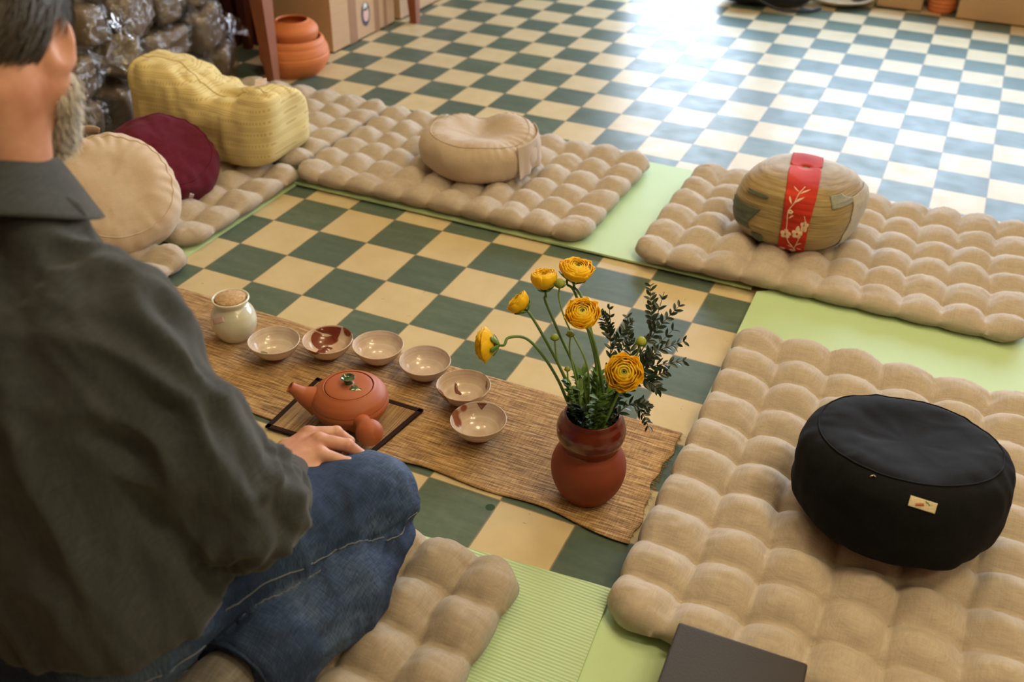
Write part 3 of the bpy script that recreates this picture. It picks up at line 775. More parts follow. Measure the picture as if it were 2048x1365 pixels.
for lay in (0, .0022):
    for i in range(NXr):
        for j in range(NYr):
            u = i/(NXr-1); v = j/(NYr-1)
            x = -.62+1.688*u; yb = -.464+.010*math.sin(x*9+1)+.006*math.sin(x*23)-.012*sstep(.2, .9, x); yt = -.120-.004*math.sin(x*7)
            y = yb*(1-v)+yt*v
            x2 = x-.008*v*(u)+(.006*math.sin(v*9)+.003*math.sin(v*31+2))*u**20
            p = np.array([x, y, 0.]); z = .0012+.0022*abs(vn(p*np.array([.6, 1.6, 1]), 11, 3))+.006*math.exp(-((v)/.12)**2)*(.5+.5*vn(p, 9, 8))
            V.append((x2, y, z+lay))
m_ = NXr*NYr; F = grid_faces(NXr, NYr, off=m_)+[tuple(reversed(f)) for f in grid_faces(NXr, NYr)]
b_ = [i*NYr for i in range(NXr)]+[(NXr-1)*NYr+j for j in range(1, NYr)]+[i*NYr+NYr-1 for i in range(NXr-2, -1, -1)]+[j for j in range(NYr-2, 0, -1)]
for p, q in zip(b_, b_[1:]+b_[:1]): F.append((p, q, q+m_, p+m_))
runner = mesh_obj('table_runner', V, F, m_r); tag(runner, 'coarse golden-brown jute runner spread on the tiles under the tea things', 'runner')
fr = MB(); r2 = random.Random(5)
for k in range(90):
    y = -.47+.345*k/89; x = 1.060+.004*math.sin(k)
    fr.add(*tube([(x-.004, y, .0035), (x+.003, y+r2.uniform(-.002, .002), .0035), (x+.003+r2.uniform(.001, .008), y+r2.uniform(-.004, .004), .0015)], [.0009, .0007, .0004], 4))
fr.build('frayed_edge', m_r, runner)

trv = empty('bamboo_trivet', (.385, -.400, .006), 0, 'square bamboo mat with dark cloth border under the teapot', 'trivet')
m_b, nt, b = new_mat('bamboo_splints'); co = coords(nt)
a = noise(nt, coords(nt, (420, 8, 1)), 1, 2); cc = noise(nt, coords(nt, (10, 230, 1)), 1, 2)
c = ramp(nt, math_n(nt, 'ADD', math_n(nt, 'MULTIPLY', a, .8), math_n(nt, 'MULTIPLY', cc, .2)), [(.34, (.12, .065, .025)), (.5, (.31, .18, .07)), (.66, (.46, .30, .135))])
nt.links.new(c, b.inputs['Base Color']); b.inputs['Roughness'].default_value = .5; bump(nt, b, a, .8, .002)
M_border = woven('dark_brown_border', (.030, .014, .012), thread=600, sheen=0)
tm = MB(); tw, th_ = .266, .194
VV = [];
tv_ = [(-tw/2, -th_/2), (tw/2-.018, -th_/2+.006), (tw/2+.008, th_/2), (-tw/2, th_/2)]
def quadgrid(c4, z0, z1, n=10, m=10):
    P = [np.array(p) for p in c4]; V = []
    for z in (z0, z1):
        for i in range(n+1):
            for j in range(m+1):
                u, v = i/n, j/m; p = P[0]*(1-u)*(1-v)+P[1]*u*(1-v)+P[2]*u*v+P[3]*(1-u)*v; V.append((*p, z))
    k = (n+1)*(m+1); F = grid_faces(n+1, m+1, off=k)+[tuple(reversed(f)) for f in grid_faces(n+1, m+1)]
    b_ = [i*(m+1) for i in range(n+1)]+[n*(m+1)+j for j in range(1, m+1)]+[i*(m+1)+m for i in range(n-1, -1, -1)]+[j for j in range(m-1, 0, -1)]
    for p, q in zip(b_, b_[1:]+b_[:1]): F.append((p, q, q+k, p+k))
    return V, F
mesh_obj('splint_mat', *quadgrid(tv_, .0, .0032), m_b, trv, False)
bd = MB()
for i in range(4):
    a_, c_ = np.array(tv_[i]), np.array(tv_[(i+1) % 4]); d = (c_-a_)/np.linalg.norm(c_-a_); n_ = np.array([-d[1], d[0]])
    bd.add(*quadgrid([a_-d*.002-n_*.002, c_+d*.002-n_*.002, c_+d*.002+n_*.0085-d*0, a_-d*.002+n_*.0085], -.0004, .0048, 12, 2))
bd.build('cloth_border', M_border, trv, False)

# teapot with side handle
TX, TY, TZ = .399, -.390, .0095
tp = empty('teapot', (TX, TY, TZ), 0, 'reddish clay side-handled teapot on the bamboo mat', 'teapot')
prof = [(0, .001), (.040, .0), (.048, .002), (.063, .012), (.076, .026), (.0835, .043), (.0825, .052), (.0815, .054), (.082, .057), (.077, .068), (.067, .078), (.0575, .0835), (.0545, .0855), (.0530, .0850), (.0525, .082), (.0515, .079), (.0, .078)]
pf = spline(prof, 90)
body_V, body_F = lathe(pf, 72)
sd_ = np.array([-.80, -.30, 0]); sd_ = np.array([math.cos(3.62), math.sin(3.62), 0])
tpb = MB(); tpb.add(body_V, body_F); teabody = tpb.build('pot_body', M_terra, tp)
# spout: from the shoulder, flared tip with an opening
S0 = sd_*.068+np.array([0, 0, .045]); S1 = sd_*.098+np.array([0, 0, .062]); S2 = sd_*.115+np.array([0, 0, .077]); S3 = sd_*.124+np.array([0, 0, .084])
pth = spline([S0, S1, S2, S3], 24); rad = np.interp(np.linspace(0, 1, 24), [0, .15, .4, .7, .92, 1], [.034, .027, .0175, .0125, .0122, .0135])
Vs, Fs = tube(pth, rad, 28, False)
inner = tube(pth[::-1][:14], np.r_[.0105, np.full(13, .0088)], 28, False)
sm = MB(); sm.add(Vs, Fs); sm.add(inner[0], inner[1])
rim = grid_faces(2, 28, cv=True)
sm.add(np.concatenate([Vs[-28:], Vs[-28:]*0+pth[-1]+(Vs[-28:]-pth[-1])*.78+sd_*.001]), rim)
sm.build('spout', M_terra, tp)
hd = np.array([math.cos(-.70), math.sin(-.70), 0]); hd_up = np.array([0, 0, 1.])
hl = np.concatenate([np.linspace(.062, .118, 20), .133+.0265*np.sin(np.linspace(-.5, PI/2-.02, 22)), [.1600, .1612]])
hz2 = np.interp(hl, [.06, .162], [.040, .061])
hp = hl[:, None]*hd+hz2[:, None]*hd_up
hr = np.where(hl < .120, np.interp(hl, [.062, .074, .090, .106, .120], [.034, .022, .0168, .0188, .0245]), .0285*np.sqrt(np.clip(1-((hl-.133)/.0268)**2, 0, 1))); hr[-2:] = (.0022, .0006); hr[-3] = .0040
mesh_obj('side_handle', *tube(hp, hr, 28), M_terra, tp)
lidp = [(0, .0845), (.018, .0850), (.030, .0846), (.044, .0832), (.0500, .0820), (.0508, .0838), (.0500, .0852), (.044, .0872), (.034, .0890), (.020, .0902), (.013, .0906), (.010, .0925), (.0085, .097), (.0105, .1015), (.0140, .1045), (.0150, .1065), (.0138, .1070), (.0115, .1055), (.0080, .1035), (0, .1028)]
k_ = 10
lid = mesh_obj('lid', *lathe(spline(lidp[:12], 50), 60), M_terra, tp)
mesh_obj('knob', *lathe(spline(lidp[11:], 40), 40), M_greenglaze, lid, label='hollow green-glazed knob')
# glaze run on the lid
gm = MB(); gv = []
for i in range(24):
    a = i*2*PI/24; r_ = .0095*(1+.22*math.sin(3*a+1)+.12*math.sin(5*a)); gv.append((.021+1.25*r_*math.cos(a), -.008+r_*math.sin(a)*.95, .0))
def lidz(x, y): return float(np.interp(math.hypot(x, y), [0, .013, .020, .034, .044, .05], [.0906, .0906, .0902, .0890, .0872, .0852]))
gv = [(x, y, lidz(x, y)+.0002) for x, y, _ in gv]; gc = [(.021+(x-.021)*.6, -.008+(y+.008)*.6, lidz(.021+(x-.021)*.6, -.008+(y+.008)*.6)+.0011) for x, y, _ in gv]
gm.add(np.array(gv+gc+[(.021, -.008, lidz(.021, -.008)+.0013)]), [(i, (i+1) % 24, 24+(i+1) % 24, 24+i) for i in range(24)]+[(24+i, 24+(i+1) % 24, 48) for i in range(24)])
gm.build('glaze_run', glazed('cream_green_glaze', (.45, .43, .25), (.60, .55, .36), drip=(.06, .11, .04), thr=.52, dsc=60), lid)

# jar with cork
jr = empty('storage_jar', (-.028, -.236, .0045), 0, 'small white glazed jar with a cork lid on the runner', 'jar')
mesh_obj('jar_body', *lathe(spline([(0, .001), (.030, 0), (.036, .002), (.046, .016), (.0535, .036), (.0545, .054), (.050, .072), (.041, .086), (.0355, .092), (.0365, .098), (.0430, .105), (.0448, .109), (.0425, .1115), (.0395, .110), (.036, .104), (.034, .095), (0, .094)], 90), 64), M_jar, jr)
mesh_obj('cork_lid', *lathe([(0, .098), (.0325, .098), (.0355, .106), (.0360, .1110), (.0350, .1122), (0, .1126)], 48), M_cork, jr)
jb = [c_ for c_ in jr.children if c_.name.startswith('jar_body')][0]
ray_patch(jr, jb, (-.053, -.262, .058), .025, .014, plain('price_sticker', (.68, .50, .50), .5), 'sticker', roll=-.12, off=.0004, thick=.0003, label='small pinkish sticker')

# six tea bowls
bowls = [(.112, -.268, 'tea bowl nearest the jar with a green drip inside', (.46, .33, .26), (.80, .73, .63), None, 1, .5, .35, 0),
         (.223, -.210, 'tea bowl with a large red-brown glaze patch on its rim', (.47, .30, .21), (.78, .67, .54), (.20, .045, .018), 4.1, .56, .2, 1),
         (.341, -.178, 'plain creamy tea bowl third from the jar', (.47, .33, .27), (.79, .70, .61), None, 2, .5, 0, 2),
         (.470, -.186, 'plain pinkish grey tea bowl fourth from the jar', (.45, .32, .27), (.75, .66, .59), None, 3, .5, .2, 3),
         (.593, -.232, 'tea bowl with small brown glaze flecks, second from the vase end', (.47, .31, .23), (.77, .68, .56), (.20, .06, .025), 7.3, .62, .1, 4),
         (.676, -.326, 'tea bowl closest to the teapot handle and vase, last of the arc', (.46, .31, .24), (.77, .68, .57), (.25, .08, .035), 11.9, .67, .3, 5)]
M_foot = clay('bowl_clay', (.30, .10, .045), .7, 120, .2)
bprof_o = [(.020, .0), (.0235, .0005), (.0245, .006), (.030, .009), (.044, .020), (.0545, .034), (.0592, .0455), (.0600, .0480)]
bprof_i = [(.0588, .0492), (.0572, .0472), (.052, .034), (.042, .022), (.028, .0135), (.012, .0098), (0, .0095)]
for k, (x, y, lb, c0, c1, dr, sd, thr, wob_, q) in enumerate(bowls):
    z = .0050
    r_ = empty('tea_bowl', (x, y, z), 0, lb, 'bowl', 'tea bowls set in an arc on the runner')
    gm_ = glazed('bowl_glaze', c0, c1, drip=dr, thr=thr, seed=sd, rough=.2, coat=.35)
    pts = spline([(.0385, .0158)]+bprof_o[4:]+bprof_i, 60)
    Vb, Fb = lathe(pts, 64, wob=.012+.008*wob_, seed=sd)
    if k == 1:
        rr_ = np.hypot(Vb[:, 0], Vb[:, 1])
    mesh_obj('bowl_wall', Vb, Fb, gm_, r_)
    mesh_obj('foot', *lathe(spline([(0, .004), (.019, .003), (.0195, 0), (.0235, 0), (.0250, .006), (.0312, .0095), (.0412, .0168), (.0405, .0162), (.0300, .0092), (.012, .0066), (0, .0062)], 40), 48, wob=.012, seed=sd), M_foot, r_)
# dark rim patch of the second bowl and green drip of the first, as glaze pools inside
def pool(root, pts, mat, name, rprof):
    n_ = len(pts); ce = np.mean(pts, 0)
    def at(p, off):
        r_, a = p; zz_ = float(np.interp(r_, [0, .012, .028, .042, .052, .0572], [.0095, .0098, .0135, .022, .034, .0472]))
        nr = np.array([-math.cos(a)*.6, -math.sin(a)*.6, .8]) if r_ > .02 else np.array([0, 0, 1.])
        return np.array([r_*math.cos(a), r_*math.sin(a), zz_])+nr*off
    V = [at(p, .0000) for p in pts]+[at(ce+(np.array(p)-ce)*.7, .0011) for p in pts]+[at(ce, .0013)]
    F = [(i, (i+1) % n_, n_+(i+1) % n_, n_+i) for i in range(n_)]+[(n_+i, n_+(i+1) % n_, 2*n_) for i in range(n_)]
    return mesh_obj(name, V, F, mat, root)
broots = [o for o in COL.objects if o.name.startswith('tea_bowl')]
M_brownglaze = glazed('red_brown_glaze', (.13, .022, .010), (.20, .04, .015), rough=.15)
def poly_rt(c4, n=6):
    out = []
    for i in range(len(c4)):
        a, b2 = np.array(c4[i]), np.array(c4[(i+1) % len(c4)])
        out += [tuple(a+(b2-a)*j/n) for j in range(n)]
    return out
M_greendrip = glazed('green_drip', (.10, .16, .03), (.16, .22, .05), rough=.12)
pool(broots[0], [(.026+.008*math.cos(t_), 3.75+.30*math.sin(t_)) for t_ in np.linspace(0, 2*PI, 18, endpoint=False)], M_greendrip, 'glaze_drip', None)
pool(broots[1], poly_rt([(.0570, 1.55), (.0570, 2.75), (.053, 2.5), (.047, 1.95), (.036, 1.72), (.047, 1.6)]), M_brownglaze, 'glaze_patch', None)
pool(broots[1], poly_rt([(.028, 3.6), (.031, 3.9), (.010, 4.0), (.006, 2.4), (.016, 1.5), (.020, 1.9)]), M_brownglaze, 'glaze_patch', None)
pool(broots[4], poly_rt([(.042, 2.4), (.045, 2.5), (.024, 2.9), (.014, 2.6), (.016, 2.3), (.030, 2.5)]), M_brownglaze, 'glaze_patch', None)
pool(broots[4], poly_rt([(.026, 4.4), (.032, 4.9), (.036, 4.7), (.034, 4.2)]), M_brownglaze, 'glaze_patch', None)
pool(broots[4], poly_rt([(.050, .75), (.056, .9), (.050, .5)]), M_brownglaze, 'glaze_patch', None)
pool(broots[5], poly_rt([(.0570, 1.7), (.0570, 2.1), (.051, 1.9)]), M_brownglaze, 'glaze_patch', None)

# ------------------------------------------------------------------ vase
VX, VY, VZ = .947, -.388, .0052
vz = empty('flower_vase', (VX, VY, VZ), 0, 'round-bellied red clay vase with dark glossy collar on the runner', 'vase')
lo_ = spline([(0, .001), (.040, 0), (.047, .002), (.056, .014), (.0675, .036), (.0735, .062), (.0720, .086), (.0640, .106), (.0570, .118), (.0550, .124)], 60)
mesh_obj('belly', *lathe(lo_, 72), M_vase, vz)
hi_ = spline([(.0545, .122), (.0555, .128), (.0600, .138), (.0655, .152), (.0665, .168), (.0625, .182), (.0560, .192), (.0535, .198), (.0515, .2005), (.0490, .199), (.0490, .190), (.055, .176), (.055, .150), (.048, .13), (.05, .06), (0, .02)], 90)
mesh_obj('glazed_collar', *lathe(hi_, 72), M_vase_glaze, vz, label='dark red glossy collar and mouth')
# ------------------------------------------------------------------ flowers and greenery in the vase
def petal_mat(name, c0, c1):
    m, nt, b = new_mat(name); co = coords(nt)
    c = mix_c(nt, noise(nt, co, 60, 3), c0, c1); nt.links.new(c, b.inputs['Base Color'])
    b.inputs['Roughness'].default_value = .5; b.inputs['Subsurface Weight'].default_value = .0; b.inputs['Subsurface Radius'].default_value = (.01, .006, .002)
    b.inputs['Subsurface Scale'].default_value = .5
    tr = N(nt, 'ShaderNodeBsdfTranslucent'); nt.links.new(c, tr.inputs['Color']); mx_ = N(nt, 'ShaderNodeMixShader'); mx_.inputs[0].default_value = .32
    nt.links.new(b.outputs[0], mx_.inputs[1]); nt.links.new(tr.outputs[0], mx_.inputs[2]); nt.links.new(mx_.outputs[0], nt.nodes['Material Output'].inputs['Surface'])
    bump(nt, b, noise(nt, coords(nt, (1, 1, .2)), 300, 2), .15, .001); return m
M_pet = petal_mat('yellow_petals', (1.0, .64, .008), (1.0, .74, .02))
M_pet_o = petal_mat('orange_yellow_petals', (1.0, .45, .006), (1.0, .54, .010))
M_pet_in = petal_mat('lemon_petals', (.95, .70, .03), (.92, .78, .08))
M_budg = petal_mat('green_heart', (.32, .42, .06), (.50, .55, .10))
M_stem = plain('green_stem', (.10, .19, .045), .5, .25, 40)
M_stem_l = plain('light_green_stem', (.20, .30, .07), .5, .25, 40)
M_leafl = plain('fresh_leaf', (.10, .21, .035), .5, .35, 50)
M_leafd = plain('dark_leaf', (.014, .034, .020), .38, .4, 60, spec=.5)
M_twig = plain('dark_twig', (.06, .055, .03), .7)
def petal(r, phi, half, th0, th1, flare, seed, ruf=.05, n=12, m=7):
    V = []
    for i in range(n):
        s = i/(n-1); th = th0+(th1-th0)*s
        wp = math.sin(PI*min(1, .12+.88*s)**.75*.62+.25)*half
        if s > .8: wp *= 1-.28*((s-.8)/.2)**2
        for j in range(m):
            w = -1+2*j/(m-1)
            ph = phi+w*wp/max(.35, math.sin(th)+.12)
            rr = r*(1+flare*s**3)*(1+ruf*math.sin(5*w+seed)*s*s+ruf*.5*math.sin(11*w+seed*2)*s**3)*(1-.10*w*w*s)
            V.append((rr*math.sin(th)*math.cos(ph), rr*math.sin(th)*math.sin(ph), -rr*math.cos(th)*.82))
    return np.array(V), grid_faces(n, m)
def bloom(R, seed, open_=1.0, mat=M_pet):
    rr = random.Random(seed); out = MB(); inn = MB(); grn = MB()
    L = 8; R = R*.86
    for k in range(L):
        f = k/(L-1); r = R*(.30+.66*f)
        tip = PI*(.93-.42*f*open_)                     # inner petals close over the top, outer ones stand open
        n = 5 if k < 3 else 6
        for q in range(n):
            V, F = petal(r, k*.9+q*2*PI/n+rr.uniform(-.15, .15), 1.15+.1*rr.random(), .22, tip+rr.uniform(-.05, .05), .05+.13*f*open_, rr.uniform(0, 6), .02+.045*f)
            (grn if k == 0 else inn if k < 3 else out).add(V, F)
    return out, inn, grn
def orient(o, pos, d, roll=0.0):
    o.location = pos; q = Vector(d).to_track_quat('Z', 'Y') @ Matrix.Rotation(roll, 3, 'Z').to_quaternion(); o.rotation_mode = 'QUATERNION'; o.rotation_quaternion = q
def flower(pos, d, R, ctrl, label, seed, open_=1.0, mat=M_pet, bend=0):
    root = empty('ranunculus_flower', (0, 0, 0), 0, label, 'flower', 'yellow ranunculus stems in the red vase')
    hd_ = empty('head', (0, 0, 0)); hd_.parent = root; del hd_
    hd_ = [c_ for c_ in root.children][0]; bpy.data.objects.remove(hd_)
    out, inn, grn = bloom(R, seed, open_)
    D = Vector(d).normalized(); pos = Vector(pos)
    for mb, nm, mt in ((out, 'outer_petals', mat), (inn, 'inner_petals', M_pet_in if open_ > .6 else mat), (grn, 'green_heart', M_budg)):
        o = mb.build(nm, mt, root); orient(o, pos, D, seed)
        sm_ = o.modifiers.new('thick', 'SOLIDIFY'); sm_.thickness = .0006; sm_.offset = 0
    base = pos-D*R*.82
    path = spline(ctrl+[tuple(base-D*.012), tuple(base+D*.002)], 40)
    mesh_obj('stem', *tube(path, np.linspace(.0034, .0024, 40), 8), M_stem, root)
    sb = MB()
    for k in range(5):
        V, F = petal(.011, k*2*PI/5, .42, .25, 1.75, .9, k, .03, 8, 5); sb.add(V, F)
    o = sb.build('sepals', M_leafl, root); orient(o, base+D*.006, D)
    o.modifiers.new('thick', 'SOLIDIFY').thickness = .0006
    return root
MO = (VX, VY, .199)
def mouth(a, r=.034, z=.202): return (VX+r*math.cos(a), VY+r*math.sin(a), z)
def deep(a, r=.03): return (VX+r*math.cos(a), VY+r*math.sin(a), .06)
flower((.760, -.477, .360), (-.86, -.20, -.12), .034, [deep(.5), mouth(3.3, .040), (.880, -.402, .270), (.850, -.412, .325), (.822, -.425, .361), (.800, -.452, .372)], 'yellow flower nodding at the far left on an arched stem', 1, 1.15)
flower((.784, -.376, .400), (-.55, -.10, .55), .0255, [deep(.2), mouth(3.0, .038), (.882, -.385, .275), (.835, -.378, .345)], 'small yellow flower, second from the left', 2, .75)
flower((.814, -.327, .432), (-.15, .05, 1), .0285, [deep(-.3), mouth(2.6, .034), (.902, -.372, .280), (.860, -.352, .335), (.822, -.336, .390)], 'yellow flower upper left with closed globe of petals', 3, .55, M_pet)
flower((.868, -.300, .452), (.12, -.05, 1), .0335, [deep(-.8), mouth(2.0, .030), (.934, -.350, .300), (.890, -.320, .400)], 'topmost yellow flower of the bouquet', 4, .85)
flower((.850, -.290, .446), (.0, .3, .8), .0240, [deep(-1.2), mouth(1.6, .030), (.925, -.335, .300), (.870, -.305, .400)], 'deep orange flower half hidden below the topmost one', 5, .6, M_pet_o)
flower((.914, -.386, .418), (.05, -.42, .9), .0340, [deep(-1.6), mouth(.6, .020), (.950, -.375, .300), (.930, -.376, .370)], 'yellow flower in the middle of the bouquet', 6, .95)
flower((1.014, -.433, .350), (.16, -.72, .66), .0360, [deep(2.6), mouth(-.6, .036), (.992, -.395, .260), (1.010, -.408, .310)], 'large open flower facing the camera, lowest on the right', 7, 1.1)
def bud(pos, ctrl, r, label, mat=M_budg, stem=M_stem_l):
    root = empty('flower_bud', (0, 0, 0), 0, label, 'bud', 'green buds among the flowers')
    V, F = lathe([(0, -.9*r), (.5*r, -.75*r), (.95*r, -.2*r), (.95*r, .2*r), (.6*r, .7*r), (.25*r, .9*r), (0, .88*r)], 16)
    o = mesh_obj('bud_head', V, F, mat, root); o.location = pos
    sb = MB()
    for k in range(5): sb.add(*petal(r*1.08, k*2*PI/5, .5, .2, 1.6, .15, k, .0, 7, 5))
    o = sb.build('sepals', M_leafl, root); o.location = pos; o.modifiers.new('thick', 'SOLIDIFY').thickness = .0004
    P = spline(ctrl+[(pos[0], pos[1], pos[2]-r*.8)], 30); mesh_obj('stem', *tube(P, .0017, 7), stem, root)
bud((.851, -.342, .440), [mouth(2.2, .024, .19), (.925, -.375, .300), (.872, -.355, .370), (.852, -.345, .41)], .0098, 'pale green bud just below the topmost flowers')
bud((.873, -.412, .370), [mouth(3.4, .030, .19), (.905, -.402, .260), (.880, -.410, .320)], .0072, 'round green bud on a thin stem left of centre')
bud((.894, -.389, .370), [mouth(3.0, .024, .19), (.912, -.392, .270), (.896, -.391, .330)], .0068, 'round green bud right of its twin, left of the middle flower')
bud((1.018, -.356, .370), [mouth(.4, .032, .19), (.990, -.378, .270), (1.010, -.362, .330)], .0095, 'yellow green bud in front of the dark sprig', petal_mat('yellowish_bud', (.45, .50, .05), (.6, .6, .1)))
bud((.905, -.424, .318), [mouth(3.9, .030, .19), (.910, -.420, .260)], .0052, 'tiny bud close above the vase collar')
# feathery foliage clump
def leaf_geo(L, w, fold=.25, curl=.2, n=7):
    V = []
    for i in range(n):
        s = i/(n-1); hw = w*math.sin(PI*min(1, s*.94+.04))**.8
        z = curl*L*s*s
        for j, a in enumerate((-1, -.5, 0, .5, 1)): V.append((hw*a, L*s, -z+abs(a)*hw*fold))
    return np.array(V), grid_faces(n, 5)
def place(V, pos, d, up, roll=0.0):
    d = Vector(d).normalized(); u = Vector(up); s = d.cross(u)
    if s.length < 1e-3: s = Vector((1, 0, 0))
    s.normalize(); u = s.cross(d)
    if roll: q = Matrix.Rotation(roll, 3, d); s = q @ s; u = q @ u
    R = np.array([s[:], d[:], u[:]]); return np.asarray(V)@R+np.array(pos)
r3 = random.Random(9)
for k in range(9):
    fo = empty('leafy_shoot', (0, 0, 0), 0, 'fresh green divided leaves filling the vase mouth under the flowers', 'foliage', 'green leaf shoots at the vase mouth')
    a = k*2*PI/9+.3; h = r3.uniform(.030, .080); r_ = r3.uniform(.026, .058)
    P = spline([(VX+.012*math.cos(a), VY+.012*math.sin(a), .13), mouth(a, .026, .200), (VX+(r_)*math.cos(a), VY+r_*math.sin(a), .205+h)], 14)
    mesh_obj('stem', *tube(P, np.linspace(.0019, .0010, 14), 6), M_stem_l, fo)
    lm = MB()
    for i in range(5, 14):
        for sgn in (-1, 1):
            for t_ in range(3):
                d = (P[i]-P[i-1]); d /= np.linalg.norm(d); aa = a+sgn*r3.uniform(.5, 1.5)
                dd = d*.7+np.array([math.cos(aa), math.sin(aa), r3.uniform(-.3, .5)])*.8
                V, F = leaf_geo(r3.uniform(.012, .026), r3.uniform(.0032, .0065)); lm.add(place(V, P[i]+dd*.002, dd, (0, 0, 1), r3.uniform(-.6, .6)), F)
    lm.build('leaves', M_leafl if k % 2 else M_leafd if k % 3 == 0 else M_leafl, fo)
# dark leafy sprigs
def sprig(ctrl, side, label, seed, L=.0255, base_r=.0018):
    rr = random.Random(seed); root = empty('leafy_sprig', (0, 0, 0), 0, label, 'foliage', 'dark leafy sprigs at the right of the bouquet')
    P = spline(ctrl, 60); tw = MB(); lm = MB(); tw.add(*tube(P, np.linspace(base_r, .0006, 60), 6))
    def leafy(P, i0, step, L):
        n_ = len(P)
        for i in range(i0, n_, step):
            d = P[min(i+1, n_-1)]-P[i-1]; d /= np.linalg.norm(d)+1e-9
            f = 1-.45*(i/n_)
            for sgn in (-1, 1):
                sd = np.cross(d, [rr.uniform(-.5, .5), rr.uniform(-.9, -.2), rr.uniform(.2, .9)]); sd /= np.linalg.norm(sd)+1e-9
                dd = d*.75+sd*sgn*.75+np.array([0, 0, rr.uniform(-.25, .25)])
                V, F = leaf_geo(L*f*rr.uniform(.75, 1.2), L*f*.21, .25, rr.uniform(.0, .35), 6)
                lm.add(place(V, P[i], dd, (rr.uniform(-.4, .4), -.5, .8), rr.uniform(-.7, .7)), F)
    leafy(P, 16, 4, L)
    for (i, e_) in side:
        b0 = P[i]; q = spline([tuple(b0), tuple(b0*.55+np.array(e_)*.45+np.array([0, 0, .006])), e_], 30)
        tw.add(*tube(q, np.linspace(.0011, .0005, 30), 5)); leafy(q, 4, 3, L*.9)
    tw.build('twig', M_twig, root); lm.build('leaves', M_leafd, root); return root
sprig([(VX, VY, .06), mouth(.7, .030, .198), (1.000, -.345, .290), (1.020, -.300, .360), (1.026, -.262, .425)],
      [(24, (1.060, -.292, .372)), (32, (1.082, -.290, .350)), (30, (.968, -.290, .372)), (38, (1.058, -.262, .405)), (44, (.995, -.250, .425)), (28, (1.092, -.315, .325))], 'tall dark-leaved sprig rising above the right side of the vase', 11)
sprig([(VX, VY, .06), mouth(.5, .034, .198), (1.005, -.352, .260), (1.045, -.338, .290), (1.066, -.322, .296)],
      [(30, (1.040, -.330, .340)), (36, (1.062, -.350, .270))], 'short dark-leaved sprig leaning right behind the big flower', 12)
sprig([(VX, VY, .06), mouth(.9, .024, .198), (.958, -.340, .290), (.950, -.325, .350), (.940, -.318, .408)],
      [(26, (.985, -.320, .345)), (34, (.980, -.305, .372)), (40, (.925, -.318, .385))], 'slender dark sprig between the middle flower and the tall sprig', 13, .022)
sprig([(VX, VY, .06), mouth(-.2, .040, .199), (1.015, -.372, .238), (1.040, -.375, .225), (1.056, -.376, .196)],
      [(34, (1.050, -.365, .235))], 'drooping sprig hanging over the right side of the vase mouth', 14, .022)

# ------------------------------------------------------------------ dark block in the foreground
V, F = box(0, 0, 0, .205, .30, .078, bev=.006)
blk = mesh_obj('foam_block', V, F, plain('dark_brown_grey_foam', (.028, .023, .023), .62, .15, 12, .25, 260), None)
bm = bmesh.new(); bm.from_mesh(blk.data)
for f in bm.faces: f.smooth = False
bm.to_mesh(blk.data); bm.free()
blk.location = (1.331, -.856, .064); blk.rotation_euler = (0, 0, .03)
tag(blk, 'dark brown-grey rectangular slab lying in front of the right pad at the bottom edge', 'block')

# ------------------------------------------------------------------ left background
def pot(name, prof, loc, label, mat, grp=None, seg=64):
    o = mesh_obj(name, *lathe(spline(prof, 80), seg), mat); o.location = loc; return tag(o, label, 'pot', grp)
pot('terracotta_pot', [(0, .002), (.085, 0), (.100, .006), (.122, .030), (.137, .060), (.139, .080), (.1365, .086), (.1375, .092), (.133, .112), (.1265, .118), (.124, .132), (.116, .144), (.110, .146), (.107, .140), (.112, .120), (.122, .085), (.09, .02), (0, .016)], (-1.022, 1.445, 0), 'larger squat terracotta pot standing on the tiles beside the table leg', M_terra_far)
pot('terracotta_pot', [(0, .0), (.060, 0), (.070, .006), (.085, .05), (.094, .090), (.1005, .118), (.101, .128), (.096, .140), (.084, .152), (.070, .160), (.063, .165), (.060, .163), (.062, .156), (.082, .140), (.088, .12), (.075, .03), (0, .01)], (-1.024, 1.452, .045), 'smaller terracotta pot nested in the larger one', M_terra_far)
M_legw = plain('reddish_brown_wood', (.235, .070, .024), .45, .35, 8, .25, 60)
M_legd = plain('dark_red_wood', (.055, .009, .007), .5, .3, 8)
def leg4(x, y, z0, z1, w0, w1, lean=(0, 0)):
    V = []
    for z, w, lx, ly in ((z0, w0, 0, 0), (z1, w1, *lean)):
        V += [(x+lx+a*w/2, y+ly+b2*w/2, z) for a, b2 in ((-1, -1), (1, -1), (1, 1), (-1, 1))]
    return np.array(V), [(3, 2, 1, 0), (4, 5, 6, 7), (0, 1, 5, 4), (1, 2, 6, 5), (2, 3, 7, 6), (3, 0, 4, 7)]
tb_ = empty('wooden_table', (-1.25, 1.73, 0), 0, 'old table on tapering reddish-brown legs above the pots and box', 'table')
def local(o, V): return np.asarray(V)-np.array(o.location)
for (x, y) in ((-.985, 1.245), (-.925, 2.255), (-1.50, 1.30), (-1.50, 2.25)):
    V, F = leg4(x, y, 0, .70, .034, .088, (-.03, .0)); mesh_obj('leg', local(tb_, V), F, M_legw, tb_, False)
V, F = box(-1.25, 1.75, .715, .70, 1.16, .03, bev=.004); mesh_obj('tabletop', local(tb_, V), F, M_legw, tb_, False)
st_ = empty('wooden_stool', (-1.36, 1.72, 0), 0, 'dark red stool leg standing behind the table, left of the cardboard box', 'stool')
for (x, y) in ((-1.375, 1.60), (-1.45, 1.61), (-1.375, 1.66), (-1.45, 1.665)):
    V, F = leg4(x, y, 0, .44, .030, .055); mesh_obj('leg', local(st_, V), F, M_legd, st_, False)
